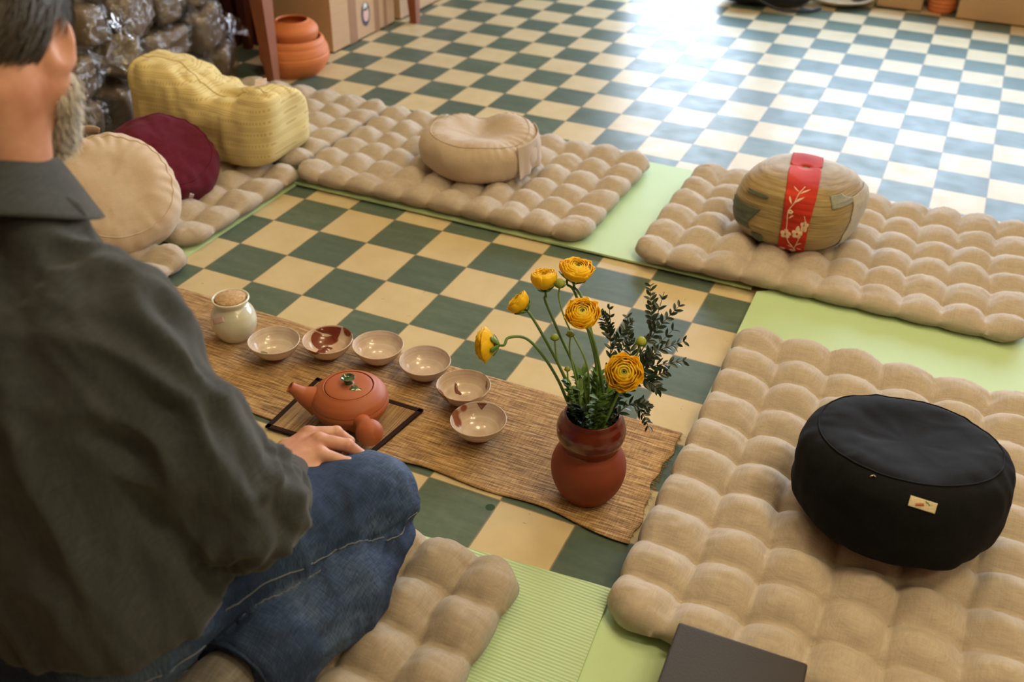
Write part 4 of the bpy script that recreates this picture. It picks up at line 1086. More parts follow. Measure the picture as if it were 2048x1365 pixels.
V, F = box(-1.41, 1.64, .455, .16, .16, .03, bev=.004); mesh_obj('seat', local(st_, V), F, M_legd, st_, False)
m_cb, nt, b = new_mat('cardboard'); co = coords(nt)
c = mix_c(nt, noise(nt, coords(nt, (1, 1, 90)), 3, 3), (.44, .27, .145), (.52, .34, .195)); nt.links.new(c, b.inputs['Base Color']); b.inputs['Roughness'].default_value = .85
M_cbs = plain('brown_print', (.30, .16, .085), .85)
def carton(name, x0, x1, y0, y1, h, label, opening=None, rz=0.0, grp='cardboard cartons'):
    cx, cy = (x0+x1)/2, (y0+y1)/2; root = empty(name, (cx, cy, 0), rz, label, 'box', grp)
    t = .006; hx, hy = (x1-x0)/2, (y1-y0)/2; m = MB()
    m.add(*box(0, 0, t/2, 2*hx, 2*hy, t))
    m.add(*box(hx-t/2, 0, h/2, t, 2*hy, h)); m.add(*box(-hx+t/2, 0, h/2, t, 2*hy, h)); m.add(*box(0, hy-t/2, h/2, 2*hx-2*t, t, h))
    if opening != 'front': m.add(*box(0, -hy+t/2, h/2, 2*hx-2*t, t, h))
    else: m.add(*box(0, -hy+t/2, .01, 2*hx-2*t, t, .02))
    m.add(*box(-hx/2, 0, h+t/2, hx-.002, 2*hy, t)); m.add(*box(hx/2, 0, h+t/2, hx-.002, 2*hy, t))
    m.build('carton_walls', m_cb, root, False); return root, hx, hy
b1_, hx, hy = carton('cardboard_box', -1.40, -1.012, 1.705, 2.215, .34, 'striped carton with a small oval picture on its side, under the table')
for y0, y1 in ((-.12, -.062), (.085, .125), (.165, .19)):
    V, F = box(hx+.0006, (y0+y1)/2, .17, .0012, y1-y0, .335); mesh_obj('printed_stripe', V, F, M_cbs, b1_, False)
def oval(cy, cz, ry, rz_, x, mat, name, root, n=28, th=.0012):
    V = [(x, cy+ry*math.cos(a), cz+rz_*math.sin(a)) for a in np.linspace(0, 2*PI, n, endpoint=False)]
    V += [(x+th, v[1], v[2]) for v in V]; F = [tuple(range(n-1, -1, -1)), tuple(range(n, 2*n))]+[(i, (i+1) % n, n+(i+1) % n, n+i) for i in range(n)]
    return mesh_obj(name, V, F, mat, root, False)
ov = oval(.012, .100, .034, .052, hx, plain('dark_blue_print', (.02, .025, .06), .4), 'oval_picture', b1_, label if False else 28)
oval(.014, .098, .022, .030, hx+.0012, plain('pink_print', (.70, .42, .36), .4, .5, 60), 'picture_detail', ov)
oval(.010, .132, .014, .018, hx+.0012, plain('white_print', (.75, .72, .70), .4, .4, 80), 'picture_detail', ov)
carton('cardboard_box', -1.40, -1.005, 2.26, 2.80, .30, 'plain brown carton beyond the striped one along the left wall')
# boards leaning on the left wall
def board(y0, y1, x, h, mat, label, th=.022, name='leaning_board'):
    V, F = box(0, 0, h/2, th, y1-y0, h, bev=.002); o = mesh_obj(name, V, F, mat, None, False); o.location = (x, (y0+y1)/2, 0); return tag(o, label, 'board')
M_pp = plain('stained_cream_board', (.50, .34, .20), .7, .6, 22)
M_or = plain('orange_brown_board', (.34, .13, .028), .6, .5, 10)
M_mr = plain('maroon_board', (.13, .012, .018), .6)
board(1.630, 1.710, -1.530, 1.0, M_mr, 'narrow maroon board behind the clay bags')
board(1.715, 1.780, -1.505, .95, M_pp, 'stained cream board right of the maroon board', .02)
board(1.790, 1.960, -1.500, .95, M_or, 'orange-brown board behind the table leg', .02)

# clay bags
m_clay = plain('grey_brown_clay', (.155, .115, .080), .75, .25, 12, .2, 40)
m_pl, nt, b = new_mat('clear_plastic_film'); co = coords(nt)
nt.nodes.remove(b); b = N(nt, 'ShaderNodeBsdfGlossy'); b.inputs['Color'].default_value = (.95, .97, 1, 1); b.inputs['Roughness'].default_value = .14
trn = N(nt, 'ShaderNodeBsdfTransparent'); mx = N(nt, 'ShaderNodeMixShader'); lw = N(nt, 'ShaderNodeLayerWeight'); lw.inputs[0].default_value = .30
crk = noise(nt, co, 28, 4, .65)
fac = math_n(nt, 'MULTIPLY_ADD', lw.outputs['Fresnel'], .42, math_n(nt, 'MULTIPLY_ADD', math_n(nt, 'POWER', crk, 4), .8, .03)); fac = math_n(nt, 'MINIMUM', fac, .8)
nt.links.new(fac, mx.inputs[0]); nt.links.new(trn.outputs[0], mx.inputs[1]); nt.links.new(b.outputs[0], mx.inputs[2])
nt.links.new(mx.outputs[0], nt.nodes['Material Output'].inputs['Surface'])
v_ = N(nt, 'ShaderNodeTexVoronoi', feature='DISTANCE_TO_EDGE'); v_.inputs['Scale'].default_value = 26; nt.links.new(co, v_.inputs[0])
hsum = math_n(nt, 'ADD', math_n(nt, 'MULTIPLY', crk, 1.0), math_n(nt, 'MULTIPLY', v_.outputs[0], .8)); bump(nt, b, hsum, 1.0, .012)
def clay_bag(pos, size, rot, label, seed, tail=(0, 0, 1), tail_s=1.0):
    root = empty('clay_bag', pos, 0, label, 'bag', 'plastic bags of clay stacked by the left wall'); root.rotation_euler = rot
    V, F = rbox(1, 1, 1, 6.0, 14); S = np.array(size)*np.array([1, .93, .93])
    Vc = V*S; Vc = Vc+(V*.010*vn(Vc+seed, 14, seed)[:, None]); mesh_obj('clay_block', Vc, F, m_clay, root)
    V2, F2 = rbox(1, 1, 1, 5.5, 26); Vp = V2*(S+.006)
    cr = 1-np.abs(vn(Vp+seed, 24, seed+1))*2; cr2 = 1-np.abs(vn(Vp+seed*2, 45, seed+2))*2
    d = V2/np.linalg.norm(V2, axis=1)[:, None]; Vp = Vp+d*(.0065*cr+.004*cr2+.004)[:, None]
    mesh_obj('plastic_film', Vp, F2, m_pl, root)
    # gathered mouth of the bag, twisted and fanned out
    tl = np.array(tail, float); tl /= np.linalg.norm(tl); a0 = tl*(S*np.abs(tl)).sum()
    u = np.cross(tl, [.3, 1, .2]); u /= np.linalg.norm(u); w = np.cross(tl, u); Vt = []
    nu, nv = 48, 12
    for i in range(nu):
        th = 2*PI*i/nu
        for j in range(nv):
            s = j/(nv-1); r_ = (.050*(1-s*2.2)**2+.010 if s < .4 else .010+.075*(s-.4)**1.2)*tail_s
            ruf = 1+.28*math.sin(5*th+seed+s*3)*s+.10*math.sin(9*th+seed*2)*s
            Vt.append(a0-tl*.012+tl*(.085*s*tail_s)+(u*math.cos(th+s)*r_*ruf+w*math.sin(th+s)*r_*ruf*.45)+tl*.010*math.sin(5*th+seed)*s)
    mesh_obj('gathered_mouth', Vt, grid_faces(nu, nv, cu=True), m_pl, root)
BG = [((-1.225, .335, .100), (.080, .072, .070), (.1, 0, .3), 'clay bag in the bottom row, half hidden by the man and pale cushion', (1, -.2, .5)),
      ((-1.230, .490, .098), (.085, .070, .072), (0, .1, -.2), 'clay bag in the bottom row beside the beard', (1, -.3, .6)),
      ((-1.225, .668, .098), (.080, .078, .078), (.2, 0, .4), 'clay bag in the bottom row above the maroon cushion', (.7, .1, .9)),
      ((-1.240, .835, .095), (.085, .070, .070), (0, 0, .1), 'clay bag in the bottom row behind the bolster left end', (1, .2, .3)),
      ((-1.245, 1.010, .090), (.085, .070, .068), (0, .1, -.3), 'clay bag in the bottom row behind the bolster middle', (1, .2, .4)),
      ((-1.245, 1.215, .092), (.075, .078, .062), (.1, 0, .5), 'rightmost clay bag, low on the floor near the table leg', (.6, 1, .5)),
      ((-1.235, .500, .240), (.080, .072, .068), (.2, .1, .2), 'crumpled clay bag in the second row right of the beard', (.8, .5, .3)),
      ((-1.215, .700, .248), (.082, .070, .078), (-.5, .2, .5), 'tilted clay bag in the middle of the pile', (.3, 1, .5)),
      ((-1.250, .925, .235), (.085, .115, .060), (0, .1, -.1), 'long clay bag lying flat behind the bolster top', (.4, 1, .2)),
      ((-1.220, 1.120, .245), (.078, .080, .085), (.3, .1, .2), 'shiny clay bag at the right shoulder of the pile', (.2, -.6, .9)),
      ((-1.235, .590, .385), (.078, .058, .070), (0, 0, .1), 'upright clay bag beside the ear with its mouth knotted on top', (0, .2, 1)),
      ((-1.230, .775, .390), (.080, .085, .078), (.3, 0, .3), 'big rounded clay bag high in the pile', (.5, -.9, .2)),
      ((-1.240, .950, .395), (.075, .062, .095), (.25, 0, -.1), 'tall clay bag standing in the upper row', (.4, .4, -.9)),
      ((-1.235, 1.115, .395), (.078, .070, .075), (-.3, .1, .3), 'clay bag at the upper right of the pile', (.5, .3, -.8)),
      ((-1.250, .690, .540), (.080, .085, .070), (.1, .2, .2), 'topmost clay bag above the ear', (.6, .3, -.3)),
      ((-1.250, .880, .545), (.080, .080, .070), (.1, .1, -.3), 'topmost clay bag in the centre of the pile', (.6, .3, -.3)),
      ((-1.250, 1.060, .540), (.080, .080, .070), (.1, .1, .3), 'topmost clay bag at the right', (.6, .3, -.3))]
for k, (p, s, r_, lb, tl) in enumerate(BG): clay_bag(p, s, r_, lb, k+1, tl, 1.05)

# ------------------------------------------------------------------ right background
V, F = rbox(.23, .13, .10, 3.2, 24); V = V+np.array([0, 0, .10]); V = V*(1+.06*vn(V, 7, 3)[:, None]); V[:, 2] = np.maximum(V[:, 2]*(1-.3*np.abs(V[:, 0])/.23), 0)
sb_ = empty('black_bag', (.455, 3.36, .002), .22, 'soft black bag lying on the floor at the back', 'bag')
mesh_obj('bag_body', V, F, plain('black_nylon', (.010, .010, .012), .5, bmp=.3, bsc=30), sb_)
mesh_obj('strap', *tube(spline([(-.2, -.06, .12), (-.1, -.16, .09), (.05, -.17, .02), (.20, -.15, .012), (.27, -.08, .012)], 40), .008, 8), plain('black_strap', (.015, .015, .016), .6), sb_)
pl_ = empty('painted_dish', (.790, 3.545, .001), 0, 'white dish with dark blue blotches on the floor at the back', 'dish')
mesh_obj('dish_body', *lathe(spline([(0, .004), (.085, 0), (.10, .004), (.150, .022), (.168, .034), (.170, .038), (.165, .040), (.145, .030), (.10, .016), (0, .014)], 60), 64), plain('cream_glaze', (.66, .60, .48), .25, coat=.5), pl_)
M_blue = plain('dark_blue_glaze', (.020, .024, .055), .25, .5, 40, coat=.5)
for (a, r_, w) in ((-2.05, .118, .040), (-1.15, .112, .050), (.2, .10, .045), (1.3, .11, .045), (2.5, .11, .04)):
    pts = []; cx_, cy_ = r_*math.cos(a), r_*math.sin(a)
    def dz(x, y): return float(np.interp(math.hypot(x, y), [0, .10, .145, .165], [.014, .016, .030, .040]))
    ring = [(cx_+w*math.cos(t_)*(1+.15*math.sin(3*t_)), cy_+w*.8*math.sin(t_)*(1+.15*math.sin(2*t_))) for t_ in np.linspace(0, 2*PI, 20, endpoint=False)]
    ring = [(x*min(1, .160/math.hypot(x, y)), y*min(1, .160/math.hypot(x, y))) for x, y in ring]
    Vq = [(x, y, dz(x, y)+.0002) for x, y in ring]+[(cx_+(x-cx_)*s_, cy_+(y-cy_)*s_, dz(cx_+(x-cx_)*s_, cy_+(y-cy_)*s_)+.0016) for s_ in (.92, .45) for x, y in ring]+[(cx_, cy_, dz(cx_, cy_)+.0016)]
    Fq = [(k_*20+i, k_*20+(i+1) % 20, (k_+1)*20+(i+1) % 20, (k_+1)*20+i) for k_ in (0, 1) for i in range(20)]+[(40+i, 40+(i+1) % 20, 60) for i in range(20)]
    mesh_obj('blue_blotch', Vq, Fq, M_blue, pl_)
carton('cardboard_box', .975, 1.185, 3.552, 3.76, .16, 'small carton between the dish and the little ridged pot')
pot('terracotta_pot', [(0, .002), (.048, 0), (.055, .004), (.062, .020), (.059, .026), (.065, .036), (.062, .044), (.068, .056), (.065, .064), (.071, .078), (.070, .086), (.075, .10), (.076, .108), (.068, .108), (.055, .02), (0, .012)], (1.272, 3.605, 0), 'small ridged terracotta pot between two cartons at the back', M_terra_far, seg=40)
carton('cardboard_box', 1.350, 2.05, 3.515, 3.76, .24, 'wide brown carton at the back right edge', rz=0.0)
# ------------------------------------------------------------------ the kneeling man
def face_normals(V, F):
    n = np.zeros_like(V); a, b_, c, d = V[F[:, 0]], V[F[:, 1]], V[F[:, 2]], V[F[:, 3]]
    fn_ = np.cross(c-a, d-b_)
    for k in range(4): np.add.at(n, F[:, k], fn_)
    return n/(np.linalg.norm(n, axis=1)[:, None]+1e-12)
def relax(V, F, it=2, lam=.5):
    for _ in range(it):
        acc = np.zeros_like(V); cn = np.zeros(len(V))
        for k in range(4):
            a, b_ = F[:, k], F[:, (k+1) % 4]
            np.add.at(acc, a, V[b_]); np.add.at(cn, a, 1); np.add.at(acc, b_, V[a]); np.add.at(cn, b_, 1)
        V = V*(1-lam)+lam*acc/np.maximum(cn, 1)[:, None]
    return V
HIP_R, HIP_L = (.505, -1.170, .262), (.300, -1.170, .262)
KNEE_R, KNEE_L = (.672, -.748, .176), (.100, -.760, .176)
SH_R, SH_L = (.566, -1.096, .700), (.205, -1.080, .706)
EL_R, WR_R = (.674, -1.048, .420), (.582, -.846, .274)
EL_L, WR_L = (.060, -1.050, .430), (.192, -.845, .268)
NECK, CHEST = (.398, -1.068, .812), (.400, -1.13, .60)
# head frame
hf = Vector((-.45, .84, -.36)).normalized(); hr_ = hf.cross(Vector((0, 0, 1))).normalized(); hu = hr_.cross(hf).normalized()
HR = np.array([hr_[:], hf[:], hu[:]]).T; HC = np.array([.400, -1.010, 1.000])
def H2(P): return (P-HC)@HR
def head_sdf(P):
    q = H2(P)
    d = ell(q, (0, -.012, .045), (.074, .096, .088))
    d = smin(d, ell(q, (0, .040, -.010), (.060, .062, .085)), .03)
    for s in (-1, 1):
        d = smin(d, rcone(q, (s*.052, .000, -.045), (s*.015, .070, -.085), .026, .022), .025)
        d = smin(d, ell(q, (s*.038, .082, -.012), (.020, .016, .018)), .015)       # cheeks
    d = smin(d, rcone(q, (-.03, .093, .030), (.03, .093, .030), .012, .012), .015)   # brow
    for s in (-1, 1):
        d = -smin(-d, ell(q, (s*.030, .112, .012), (.020, .016, .012)), .008)
        d = np.minimum(d, ell(q, (s*.030, .090, .012), (.013, .013, .013)))
    d = smin(d, rcone(q, (0, .100, .018), (0, .122, -.018), .008, .012), .008)
    d = smin(d, ell(q, (0, .105, -.048), (.024, .010, .006)), .005); d = smin(d, ell(q, (0, .103, -.058), (.022, .010, .006)), .005)
    for s in (-1, 1):
        # ear: outward-tilted shell with a hollow
        c_, sn = math.cos(.50), math.sin(.50)
        e = q-np.array([s*.079, -.004, -.002]); R2 = np.array([[c_, s*sn, 0], [-s*sn, c_, 0], [0, 0, 1]])
        e2 = e@R2
        ear = ell(e2, (0, -.012, 0), (.0085, .024, .037))
        ear = -smin(-ear, ell(e2, (s*.008, -.012, .004), (.007, .015, .024)), .004)
        d = smin(d, ear, .006)
    nk = rcone(P, tuple(HC+HR@np.array([0, -.030, -.050])), NECK, .057, .064)
    d = smin(d, nk, .028)
    d = smin(d, rcone(P, (.398, -1.07, .790), (.49, -1.09, .730), .050, .035), .03)
    return d
def torso_sdf(P, o=0.0):
    d = rcone(P, (.330, -1.200, .285), (.520, -1.150, .285), .142+o, .142+o)
    d = smin(d, rcone(P, (.345, -1.180, .43), (.505, -1.150, .43), .132+o, .132+o), .08)
    d = smin(d, rcone(P, (.325, -1.140, .610), (.475, -1.150, .610), .128+o, .128+o), .09)
    d = smin(d, rcone(P, (.255, -1.095, .690), (.525, -1.106, .684), .082+o, .082+o), .07)
    d = smin(d, rcone(P, (.335, -1.078, .782), (.460, -1.083, .780), .060+o, .060+o), .05)
    return d
def body_sdf(P):
    d = torso_sdf(P, -.012)
    for sh, el, wr in ((SH_R, EL_R, WR_R), (SH_L, EL_L, WR_L)):
        d = smin(d, chain(P, [sh, el, wr], [.055, .042, .027], .02), .03)
    for hp_, kn, an in ((HIP_R, KNEE_R, (.660, -1.108, .128)), (HIP_L, KNEE_L, (.14, -1.125, .130))):
        d = smin(d, rcone(P, hp_, kn, .085, .060), .04)
        d = smin(d, rcone(P, (kn[0]+(.01 if kn[0] > .4 else -.01), kn[1], .130), an, .046, .030), .02)
    return smin(d, head_sdf(P), .03)
# right hand resting on the knee
MCP = [(.552, -.762, .271), (.579, -.758, .275), (.604, -.768, .270), (.625, -.787, .258)]
FNG = [[MCP[0], (.564, -.722, .263), (.572, -.706, .243), (.574, -.712, .224)],
       [MCP[1], (.600, -.722, .262), (.610, -.706, .242), (.612, -.712, .222)],
       [MCP[2], (.628, -.738, .254), (.640, -.726, .235), (.642, -.731, .217)],
       [MCP[3], (.652, -.764, .245), (.672, -.760, .235), (.684, -.760, .223)]]
def hand_sdf(P, flip=False):
    if flip: P = (P-np.array([.392, 0, 0]))*np.array([-1, 1, 1])+np.array([.392, 0, 0])
    _q = (P-np.array([.616, -.752, .247]))/1.12; ca, sa = math.cos(.52), math.sin(.52)
    P = np.array([.603, -.745, .245])+np.stack([_q[..., 0]*ca-_q[..., 1]*sa, _q[..., 0]*sa+_q[..., 1]*ca, _q[..., 2]], -1)
    W = (.592, -.838, .268)
    d = rcone(P, (.620, -.890, .300), W, .032, .0280)
    for k, m_ in enumerate(MCP):
        st = (W[0]-.018+.0120*k, W[1]+.018, W[2]-.002)
        d = smin(d, rcone(P, st, m_, .0165, .0112), .012)
        d = smin(d, rcone(P, st, (m_[0], m_[1]-.004, m_[2]-.012), .0165, .0115), .012)
    for k, f in enumerate(FNG):
        s_ = (1, 1.04, .98, .86)[k]
        d = smin(d, ell(P, (f[0][0], f[0][1], f[0][2]+.001), (.0112, .0112, .0110)), .006)
        c_ = chain(P, f, [.0115*s_, .0102*s_, .0092*s_, .0080*s_], .002)
        c_ = np.minimum(c_, ell(P, f[1], (.0114*s_,)*3))
        d = smin(d, c_, .0035)
        # tendon of each finger on the back of the hand
        d = smin(d, rcone(P, (W[0]-.010+.006*k, W[1]+.030, W[2]+.0125), (f[0][0], f[0][1], f[0][2]+.0045), .0030, .0042), .006)
    th_ = chain(P, [(.572, -.825, .256), (.540, -.795, .250), (.527, -.762, .242), (.529, -.738, .232)], [.0170, .0145, .0115, .0088], .004)
    d = smin(d, th_, .010)
    return d
M_skin, nt, b = new_mat('weathered_skin'); co = coords(nt)
c = ramp(nt, noise(nt, co, 22, 4), [(.3, (.44, .19, .125)), (.6, (.58, .31, .225)), (.8, (.64, .38, .29))])
nt.links.new(c, b.inputs['Base Color']); b.inputs['Roughness'].default_value = .5; b.inputs['Subsurface Weight'].default_value = .25
b.inputs['Subsurface Radius'].default_value = (.02, .006, .003); b.inputs['Subsurface Scale'].default_value = .4
bump(nt, b, noise(nt, co, 260, 4), .25, .001)
man = empty('person', (.32, -1.05, 0), 0, 'person with grey hair and beard kneeling in dark grey shirt and blue jeans', 'person')
def at_man(V): return V-np.array([.32, -1.05, 0])
parts = []
V, F = sdf_mesh(body_sdf, (-.10, -1.38, .05), (.85, -.62, 1.00), .0085); parts.append((V, F))
# finer head and hands grown over the same figure
def keep(V, F, mask):
    idx = -np.ones(len(V), int); idx[mask] = np.arange(mask.sum()); G = idx[F]; G = G[(G >= 0).all(1)]; return V[mask], G
V, F = parts[0]; hz_ = V[:, 2] < .832; parts[0] = keep(V, F, hz_)
parts.append(sdf_mesh(head_sdf, (.22, -1.24, .805), (.58, -.82, 1.16), .0045))
parts.append(sdf_mesh(hand_sdf, (.455, -.935, .190), (.750, -.64, .345), .0022))
parts.append(sdf_mesh(lambda P: hand_sdf(P, True), (.02, -.935, .190), (.34, -.64, .345), .004))
off = 0; AV = []; AF = []
for V, F in parts: AV.append(V); AF.append(F+off); off += len(V)
AV = np.concatenate(AV); AF = np.concatenate(AF)
body = mesh_obj('body', at_man(AV), AF, M_skin, man)
# fingernails
nm = MB()

# ---- shirt
UPR = rcone
def shirt_sdf(P):
    d = torso_sdf(P, .012)
    for sh, el, wr, s in ((SH_R, EL_R, WR_R, 1), (SH_L, EL_L, WR_L, -1)):
        e = np.array(el); w = np.array(wr); cu_ = w
        d = smin(d, chain(P, [sh, tuple((np.array(sh)+e)/2+np.array([.004*s, -.006, 0])), tuple(e+np.array([-.004*s, .004, -.004])), tuple(e*.55+w*.45+np.array([0, 0, -.012])), tuple(cu_)], [.076, .069, .068, .050, .0395], .03), .045)
    hem = P[..., 2]*-1+(.315+.05*(P[..., 1]+1.12)-.10*np.clip(P[..., 0]-.55, 0, 1))
    box_ = np.where(P[..., 1] < -.98, hem, -1)
    arm = chain(P, [SH_R, EL_R, WR_R], [.09, .09, .06], .01); arm2 = chain(P, [SH_L, EL_L, WR_L], [.09, .09, .06], .01)
    cut = np.where((arm < 0) | (arm2 < 0), -1, hem)
    d = np.maximum(d, cut*.8)
    nk = rcone(P, (.398, -1.085, .822), (.385, -1.02, .93), .070, .068)
    d = np.maximum(d, -nk)
    for sh, el, wr in ((SH_R, EL_R, WR_R), (SH_L, EL_L, WR_L)):
        a = np.array(wr)-np.array(el); a /= np.linalg.norm(a); pl = (P-(np.array(wr)+a*.004))@a
        near = np.linalg.norm(P-np.array(wr), axis=-1) < .085
        d = np.maximum(d, np.where(near, pl, -1))
    return d
V, F = sdf_mesh(shirt_sdf, (-.08, -1.42, .14), (.88, -.78, .93), .0062)
V = relax(V, F, 1)
Nn = face_normals(V, F)
def ridge(q, k, s): return 1-2*np.abs(vn(q, 1, s))
def armw(P, a, b_, r0=.10, r1=.16):
    return 1-sstep(r0, r1, rcone(P, a, b_, 1e-3, 1e-3))
# frames along upper arm, forearm and back
def frame(a, b_):
    a = np.array(a, float); b_ = np.array(b_, float); z = (b_-a)/np.linalg.norm(b_-a); x = np.cross(z, [0, 0, 1.]); x /= np.linalg.norm(x); return a, np.stack([x, np.cross(z, x), z], 1)
disp = np.zeros(len(V))
wU = armw(V, SH_R, EL_R); wF = armw(V, EL_R, WR_R, .07, .12); wT = np.clip(1-wU-wF, 0, 1)
a, Fm = frame(SH_R, EL_R); q = (V-a)@Fm; q = q+np.stack([.02*vn(V, 9, 1), .02*vn(V, 9, 2), 0*q[:, 0]], 1)
disp += wU*(.013*ridge(np.stack([q[:, 0]*24+q[:, 2]*7, q[:, 1]*24-q[:, 2]*4, q[:, 2]*4], 1), 1, 3)+.004*ridge(q*np.array([50, 50, 12]), 1, 4))
a, Fm = frame(EL_R, WR_R); q = (V-a)@Fm; wrp = q+np.stack([.02*vn(V, 12, 5), .02*vn(V, 12, 6), .02*vn(V, 10, 7)], 1)
disp += wF*(.010*ridge(np.stack([wrp[:, 0]*16, wrp[:, 1]*16, wrp[:, 2]*34+wrp[:, 0]*14], 1), 1, 8)+.0035*ridge(wrp*np.array([44, 44, 30]), 1, 9))
q = V+np.stack([.04*vn(V, 4, 11), .04*vn(V, 4, 12), .03*vn(V, 4, 13)], 1)
disp += wT*(.014*ridge(np.stack([q[:, 0]*15+q[:, 2]*5, q[:, 1]*15, q[:, 2]*3.5], 1), 1, 14)+.004*ridge(q*np.array([34, 34, 12]), 1, 15))
# keep the cuff neat
wc = sstep(.085, .035, np.abs(((V-np.array(WR_R))@((np.array(WR_R)-np.array(EL_R))/np.linalg.norm(np.array(WR_R)-np.array(EL_R)))))+.6*np.maximum(0, np.linalg.norm(V-np.array(WR_R), axis=1)-.06))
disp *= 1-.85*wc
# sleeve seam and yoke seam as shallow grooves
sd1 = np.abs((V-np.array([.574, -1.10, .72]))@np.array([.83, .05, -.55])+.030); disp -= .0028*np.exp(-(sd1/.004)**2)*(V[:, 2] > .60)
sd2 = np.abs(V[:, 2]-.685-.06*(V[:, 0]-.40)); disp -= .0022*np.exp(-(sd2/.0035)**2)*(V[:, 1] < -1.1)*(V[:, 0] < .58)
V = V+Nn*disp[:, None]
V = relax(V, F, 1, .35)
M_shirt = woven('dark_grey_linen', (.042, .048, .055), thread=620, bmp=.3, sheen=.14, var=.35)
shirt = mesh_obj('shirt', at_man(V), F, M_shirt, man, label='dark grey long-sleeved shirt')
# collar: folded band around the neck
def collar_pt(a, s, lay):
    """a around the neck (0 front right .. ), s from stand (0) over the fold (.35) to the free edge (1)"""
    ax = np.array([.395, -1.062, .858]); up = np.array([-.10, .42, .90]); up /= np.linalg.norm(up)
    e1 = np.cross(up, [0, 1, 0]); e1 /= np.linalg.norm(e1); e2 = np.cross(up, e1)
    r = .070+.003*math.sin(3*a); h = -.012+.036*min(1, s/.3) if s < .3 else .024-.066*(s-.3)/.7
    out = .0 if s < .3 else .062*(s-.3)/.7
    front = .5+.5*math.cos(a)
    out *= (.85+.3*front); h -= .012*front*(s > .3)*(s-.3)
    return ax+(e1*math.cos(a)+e2*math.sin(a))*(r+out+lay)*np.array([1, 1, 1])+up*(h+lay*.5)
na, ns = 90, 18; Vc = []
for lay in (0, .0025):
    for i in range(na):
        a = -PI*.93+1.86*PI*i/(na-1)
        for j in range(ns): Vc.append(collar_pt(a+PI, j/(ns-1), lay))
Vc = np.array(Vc); Vc += .0025*np.stack([vn(Vc, 16, 1), vn(Vc, 16, 2), vn(Vc, 16, 3)], 1)
m_ = na*ns; Fc = grid_faces(na, ns, off=m_)+[tuple(reversed(f)) for f in grid_faces(na, ns)]
b_ = [i*ns for i in range(na)]+[(na-1)*ns+j for j in range(1, ns)]+[i*ns+ns-1 for i in range(na-2, -1, -1)]+[j for j in range(ns-2, 0, -1)]
for p, q_ in zip(b_, b_[1:]+b_[:1]): Fc.append((p, q_, q_+m_, p+m_))
mesh_obj('collar', at_man(Vc), Fc, M_shirt, shirt)
# cuff band
def cuff(el, wr, name='cuff'):
    a, Fm = frame(el, wr); L = np.linalg.norm(np.array(wr)-np.array(el)); Vq = []; nu, nv = 60, 10
    prof_ = [(-.050, .0445), (-.036, .0440), (-.020, .0425), (-.004, .0412), (.008, .0405), (.0105, .0395), (.008, .0375), (-.010, .0385), (-.030, .040), (-.050, .041)]
    for i in range(nu):
        t_ = 2*PI*i/nu
        for (z, r) in prof_:
            rr_ = r*(1+.05*math.sin(2*t_+1)+.02*math.sin(7*t_)); Vq.append(a+Fm@np.array([rr_*math.cos(t_), rr_*math.sin(t_), L+z]))
    return mesh_obj(name, at_man(np.array(Vq)), grid_faces(nu, nv, cu=True), M_shirt, shirt)
cuff(EL_R, WR_R); cuff(EL_L, WR_L)

# ---- jeans
AN_R, AN_L = (.660, -1.108, .128), (.145, -1.108, .128)
def jeans_sdf(P):
    d = rcone(P, (.330, -1.200, .270), (.510, -1.155, .270), .140, .140)
    for hp_, kn, an, s in ((HIP_R, KNEE_R, AN_R, 1), (HIP_L, KNEE_L, AN_L, -1)):
        k = np.array(kn); mid = np.array(hp_)*.45+k*.55
        th_ = chain(P, [hp_, tuple(mid+np.array([0, 0, .008])), tuple(k)], [.115, .094, .083], .03)
        d = smin(d, th_, .05)
        sh_ = chain(P, [(k[0]+.022*s, k[1]-.020, .124), (k[0]+.030*s, -.90, .126), (an[0]+.020*s, an[1]+.06, .128), (an[0], an[1]+.005, .128)], [.060, .078, .074, .062], .02)
        d = smin(d, sh_, .004)
    for an in (AN_R, AN_L):
        cutp = (P-np.array([an[0], an[1]+.0, an[2]]))@np.array([0, -1., 0.])
        near = np.linalg.norm((P-np.array(an)), axis=-1) < .085
        d = np.maximum(d, np.where(near, cutp, -1))
    return d
V, F = sdf_mesh(jeans_sdf, (-.04, -1.40, .03), (.83, -.62, .46), .0062)
V = relax(V, F, 1); Nn = face_normals(V, F)
a, Fm = frame(HIP_R, KNEE_R); q = (V-a)@Fm; q = q+.015*np.stack([vn(V, 10, 1), vn(V, 10, 2), vn(V, 10, 3)], 1)
kd = np.linalg.norm(V-np.array([.70, -.80, .13]), axis=1)
disp = .003*ridge(np.stack([q[:, 0]*12, q[:, 1]*12, q[:, 2]*26], 1), 1, 21)+.0022*ridge(q*np.array([40, 40, 25]), 1, 22)
disp += .007*np.exp(-(kd/.11)**2)*ridge(np.stack([V[:, 0]*16+V[:, 1]*20, V[:, 1]*12, V[:, 2]*55], 1), 1, 23)
disp += .005*ridge(V*np.array([12, 12, 26])+.3*vn(V, 8, 9)[:, None], 1, 24)*(V[:, 2] < .17)
V = V+Nn*disp[:, None]; V = relax(V, F, 1, .35)
m_j, nt, b = new_mat('blue_denim'); co = coords(nt)
n1 = noise(nt, co, 6, 3); tw = noise(nt, coords(nt, (700, 60, 60), (0, .6, .8)), 1, 2); tw2 = noise(nt, coords(nt, (60, 700, 60)), 1, 2)
f_ = math_n(nt, 'ADD', math_n(nt, 'MULTIPLY', n1, .65), math_n(nt, 'MULTIPLY', math_n(nt, 'ADD', tw, tw2), .22))
c = ramp(nt, f_, [(.35, (.008, .018, .052)), (.52, (.026, .050, .120)), (.68, (.09, .14, .25))]); nt.links.new(c, b.inputs['Base Color'])
